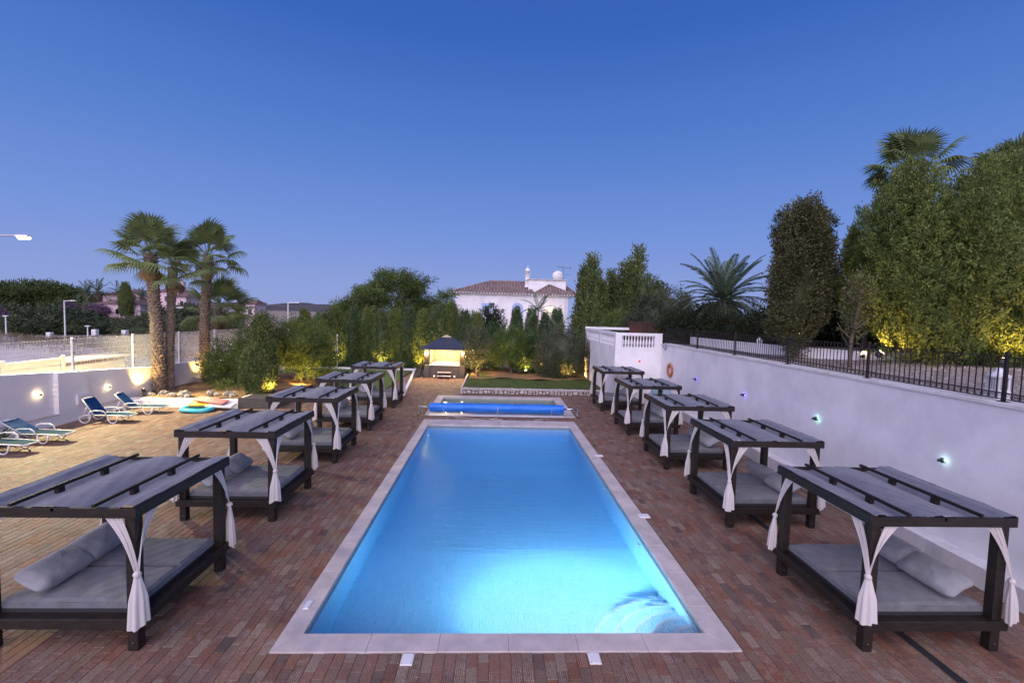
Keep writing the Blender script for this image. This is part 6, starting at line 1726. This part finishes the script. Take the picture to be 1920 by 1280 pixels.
# pale road curving past and kerb
def ribbon(pts, w, z, name, m_):
    mb = MB(); L_ = []
    for i, (x, y) in enumerate(pts):
        a = pts[max(i - 1, 0)]; b_ = pts[min(i + 1, len(pts) - 1)]; d = Vector((b_[0] - a[0], b_[1] - a[1], 0)).normalized(); nn_ = Vector((-d.y, d.x, 0)) * w / 2
        for s in (-1, -.5, 0, .5, 1):
            px, py = x + nn_.x * s, y + nn_.y * s; L_.append((px, py, float(terrain_h(np.array(px), np.array(py))) + z))
    mb.add(L_, [(5 * i + k, 5 * i + k + 1, 5 * i + 6 + k, 5 * i + 5 + k) for i in range(len(pts) - 1) for k in range(4)])
    return tag(obj(name, mb, m_, smooth=True), kind='structure')
def curve(p, n=40):
    out = []
    for i in range(n + 1):
        t = i / n * (len(p) - 1); k = min(int(t), len(p) - 2); f = t - k
        P0, P1, P2, P3 = p[max(k - 1, 0)], p[k], p[k + 1], p[min(k + 2, len(p) - 1)]
        out.append(tuple(.5 * ((2 * P1[q]) + (-P0[q] + P2[q]) * f + (2 * P0[q] - 5 * P1[q] + 4 * P2[q] - P3[q]) * f * f + (-P0[q] + 3 * P1[q] - 3 * P2[q] + P3[q]) * f ** 3) for q in (0, 1)))
    return out
ribbon(curve([(-110, 60), (-80, 55), (-62, 54), (-46, 45), (-34, 42), (-24, 46), (-19, 60)]), 7, .06, 'gravel_track', M['gravelpale'])
ribbon(curve([(-120, 74), (-80, 74), (-50, 75), (-30, 78), (-10, 84)]), 6, .08, 'road', M['coping'])
ribbon(curve([(-70, 36), (-55, 38), (-42, 36), (-30, 34), (-22, 32)]), 5, .06, 'gravel_track', M['gravelpale'])
# dry grass, uncountable
r = np.random.default_rng(77); n = 52000
gx_ = r.uniform(-95, -18.6, n); gy_ = r.uniform(20, 84, n) ** 1.0
keep = (gx_ < -18.6) & (np.abs(gx_) < gy_ * 1.25 + 6) & (np.sin(gx_ * .21 + 1.3 * np.sin(gy_ * .17)) + np.sin(gy_ * .35 + gx_ * .05) > -.35); gx_, gy_ = gx_[keep], gy_[keep]; n = len(gx_)
gz = terrain_h(gx_, gy_); hgt = r.uniform(.25, .75, n); a = r.uniform(0, 6.28, n); w = .03
V = np.empty((n, 4, 3)); lx_, ly_ = r.normal(.08, .12, n), r.normal(0, .1, n)
V[:, 0] = np.stack([gx_ - w * np.cos(a), gy_ - w * np.sin(a), gz], 1); V[:, 1] = np.stack([gx_ + w * np.cos(a), gy_ + w * np.sin(a), gz], 1)
V[:, 2] = np.stack([gx_ + lx_ + .01, gy_ + ly_, gz + hgt], 1); V[:, 3] = np.stack([gx_ + lx_ - .01, gy_ + ly_, gz + hgt], 1)
me = leafmesh('dry_grass', V.reshape(-1, 3), r.uniform(0, 1, n), M['drygrass'])
o = bpy.data.objects.new('dry_grass', me); COL.objects.link(o); tag(o, 'dry straw-coloured grass over the waste ground beyond the wire fence', 'grass', kind='stuff')
# scrub over the mid field
o = empty('white_van_roof', 'long low pale site container lying beyond the wire fence at the left edge', 'container', (-37.5, 33.5, -.6))
obj('body', MB().cbox(-4.5, -1.1, 0, 4.5, 1.1, 1.1, .05), M['whitemetal'], o); obj('end_panel', MB().box(4.505, -.9, .1, 4.53, .9, 1.0), M['coping'], o)
o.name = 'site_container'

# ---------------------------------------------------------------- lamps with their light
sl = empty('street_lamp', 'lit street lamp head reaching in from the left edge above the fence', 'street lamp', (-24.9, 21, -.6))
SLX = -20.75 + 24.9
obj('pole', MB().tube([(0, 0, 0), (0, 0, 8.35)], [.12, .08], 10), M['whitemetal'], sl)
obj('arm', MB().tube([(0, 0, 8.2), (SLX - .25, 0, 8.34)], .035, 8), M['chrome'], sl)
obj('lamp_head', MB().cbox(SLX - .25, -.12, 8.29, SLX + .3, .12, 8.38, .03), M['whitemetal'], sl)
obj('lens', MB().cbox(SLX - .14, -.10, 8.20, SLX + .26, .10, 8.287, .03), M['lamp_street'], sl)
light('street_light', 'SPOT', (SLX, 0, 8.15), 16000, (1, .88, .48), sl, .12, 112, .85, (.42, -.30, -1))
def garden_spot(x, y, z, dirv, e, label, col=(1, .56, .14), spot=110, bulb=True, s=1.0, rad=.04):
    o = empty('garden_spotlight', label, 'spotlight', (x, y, z), group='small warm spotlights stuck in the ground')
    obj('spike', MB().tube([(0, 0, -.05), (0, 0, .16 * s)], .012, 6), M['dgrey'], o)
    d = Vector(dirv).normalized()
    q = d.to_track_quat('Z', 'Y').to_euler()
    hd = obj('housing', MB().lathe([(.03 * s, -.09 * s), (.055 * s, -.06 * s), (.06 * s, .03 * s), (.054 * s, .032 * s)], 12), M['dgrey'], o, (0, 0, .2 * s), q)
    obj('lens', MB().lathe([(.05 * s, .0), (.03 * s, .012), (.005, .016)], 12), M['lamp_warm'], hd, (0, 0, .034 * s))
    p = d * .1 * s
    light('spotlight_beam', 'SPOT', (p.x, p.y, .2 * s + p.z), e, col, o, rad, spot, .7, dirv)
    return o
garden_spot(-17.22, 22.95, .42, (-.32, .35, .9), 230, 'spotlight at the foot of the double palm, washing the left wall', s=1.3)
garden_spot(-17.0, 27.4, .42, (-.45, .6, 1.2), 192, 'spotlight hidden before the second fan palm')
garden_spot(-17.6, 31.2, .42, (-.6, .5, 1.4), 288, 'spotlight below the short leaning palm')
garden_spot(-11.35, 23.75, .46, (-.7, .5, .9), 144, 'spotlight at the foot of the dark juniper column', spot=168)
garden_spot(-11.2, 27.0, .2, (-.5, .75, .75), 544, 'spotlight under the bushy tree on the artificial green', spot=168)
garden_spot(-12.9, 37.35, .15, (-.2, .8, 1.1), 540, 'spotlight at the hedge foot behind the volleyball net')
garden_spot(-9.3, 37.6, .15, (.1, .55, 1.3), 332, 'spotlight at the hedge foot above the farthest left daybed')
garden_spot(-6.0, 37.3, .15, (.1, .8, 1.0), 312, 'spotlight at the hedge foot left of the hot tub')
garden_spot(-4.95, 36.9, .1, (-.2, .8, 1.1), 416, 'spotlight at the hedge foot hidden by the hot tub')
garden_spot(-1.05, 31.75, .33, (.0, .75, 1.0), 416, 'spotlight at the left front of the lawn lighting the small tree', s=1.3, spot=168)
garden_spot(2.45, 34.2, .37, (.05, -.5, .9), 192, 'bright spotlight in the middle of the shrub bed', s=1.3, spot=168)
garden_spot(2.4, 34.9, .37, (.3, .6, 1.0), 416, 'spotlight lighting the thin palm from below')
garden_spot(5.3, 31.9, .37, (.1, .9, .8), 192, 'spotlight under the big rounded shrub')
garden_spot(6.2, 34.4, .33, (.5, -.6, .4), 288, 'spotlight by the annex side door')
garden_spot(13.1, 14.9, 3.55, (.5, -.35, .75), 126, 'glaring warm spotlight left of the huge juniper foot', s=1.7, spot=168)
garden_spot(13.6, 16.2, 3.5, (.5, .45, .75), 115, 'spotlight behind the huge juniper foot lighting low branches')
garden_spot(15.25, 13.0, 3.55, (.45, -.1, .8), 179, 'glaring warm spotlight in front of the huge juniper at right', s=1.7, spot=168)
garden_spot(14.6, 25.4, 3.6, (-.3, .7, .6), 416, 'spotlight in front of the slatted screen')
garden_spot(12.9, 18.9, 3.5, (-.35, -.3, 1.1), 128, 'spotlight behind the brown cypress')
garden_spot(16.6, 14.9, 3.6, (.2, .3, 1.2), 84, 'spotlight at the right side under the huge juniper')

# a scatter of fallen leaves blown over the bricks (nobody could count them)
r = np.random.default_rng(5); mb = MB()
for i in range(260):
    x, y = (r.uniform(-9, 9), r.uniform(5.6, 27)) if i % 3 else (r.choice([-3.25, 3.95, 9.05, 5.4, -4.7]) + r.normal(0, .12), r.uniform(5.6, 26))
    if PCOP[0] - .02 < x < PCOP[2] + .02 and PCOP[1] < y < PCOP[3] or KCOP[0] < x < KCOP[2] and KCOP[1] < y < KCOP[3]: continue
    a = r.uniform(0, 6.28); l_ = r.uniform(.02, .05); w = l_ * .4; c, sn_ = cos(a), sin(a)
    mb.add([(x, y, .006), (x + c * l_ * .5 - sn_ * w * .5, y + sn_ * l_ * .5 + c * w * .5, .012), (x + c * l_, y + sn_ * l_, .007), (x + c * l_ * .5 + sn_ * w * .5, y + sn_ * l_ * .5 - c * w * .5, .010)], [(0, 3, 2, 1)])
tag(obj('fallen_leaves', mb, M['trunk']), 'small dry fallen leaves scattered on the brick paving round the pool', 'leaves', kind='stuff')
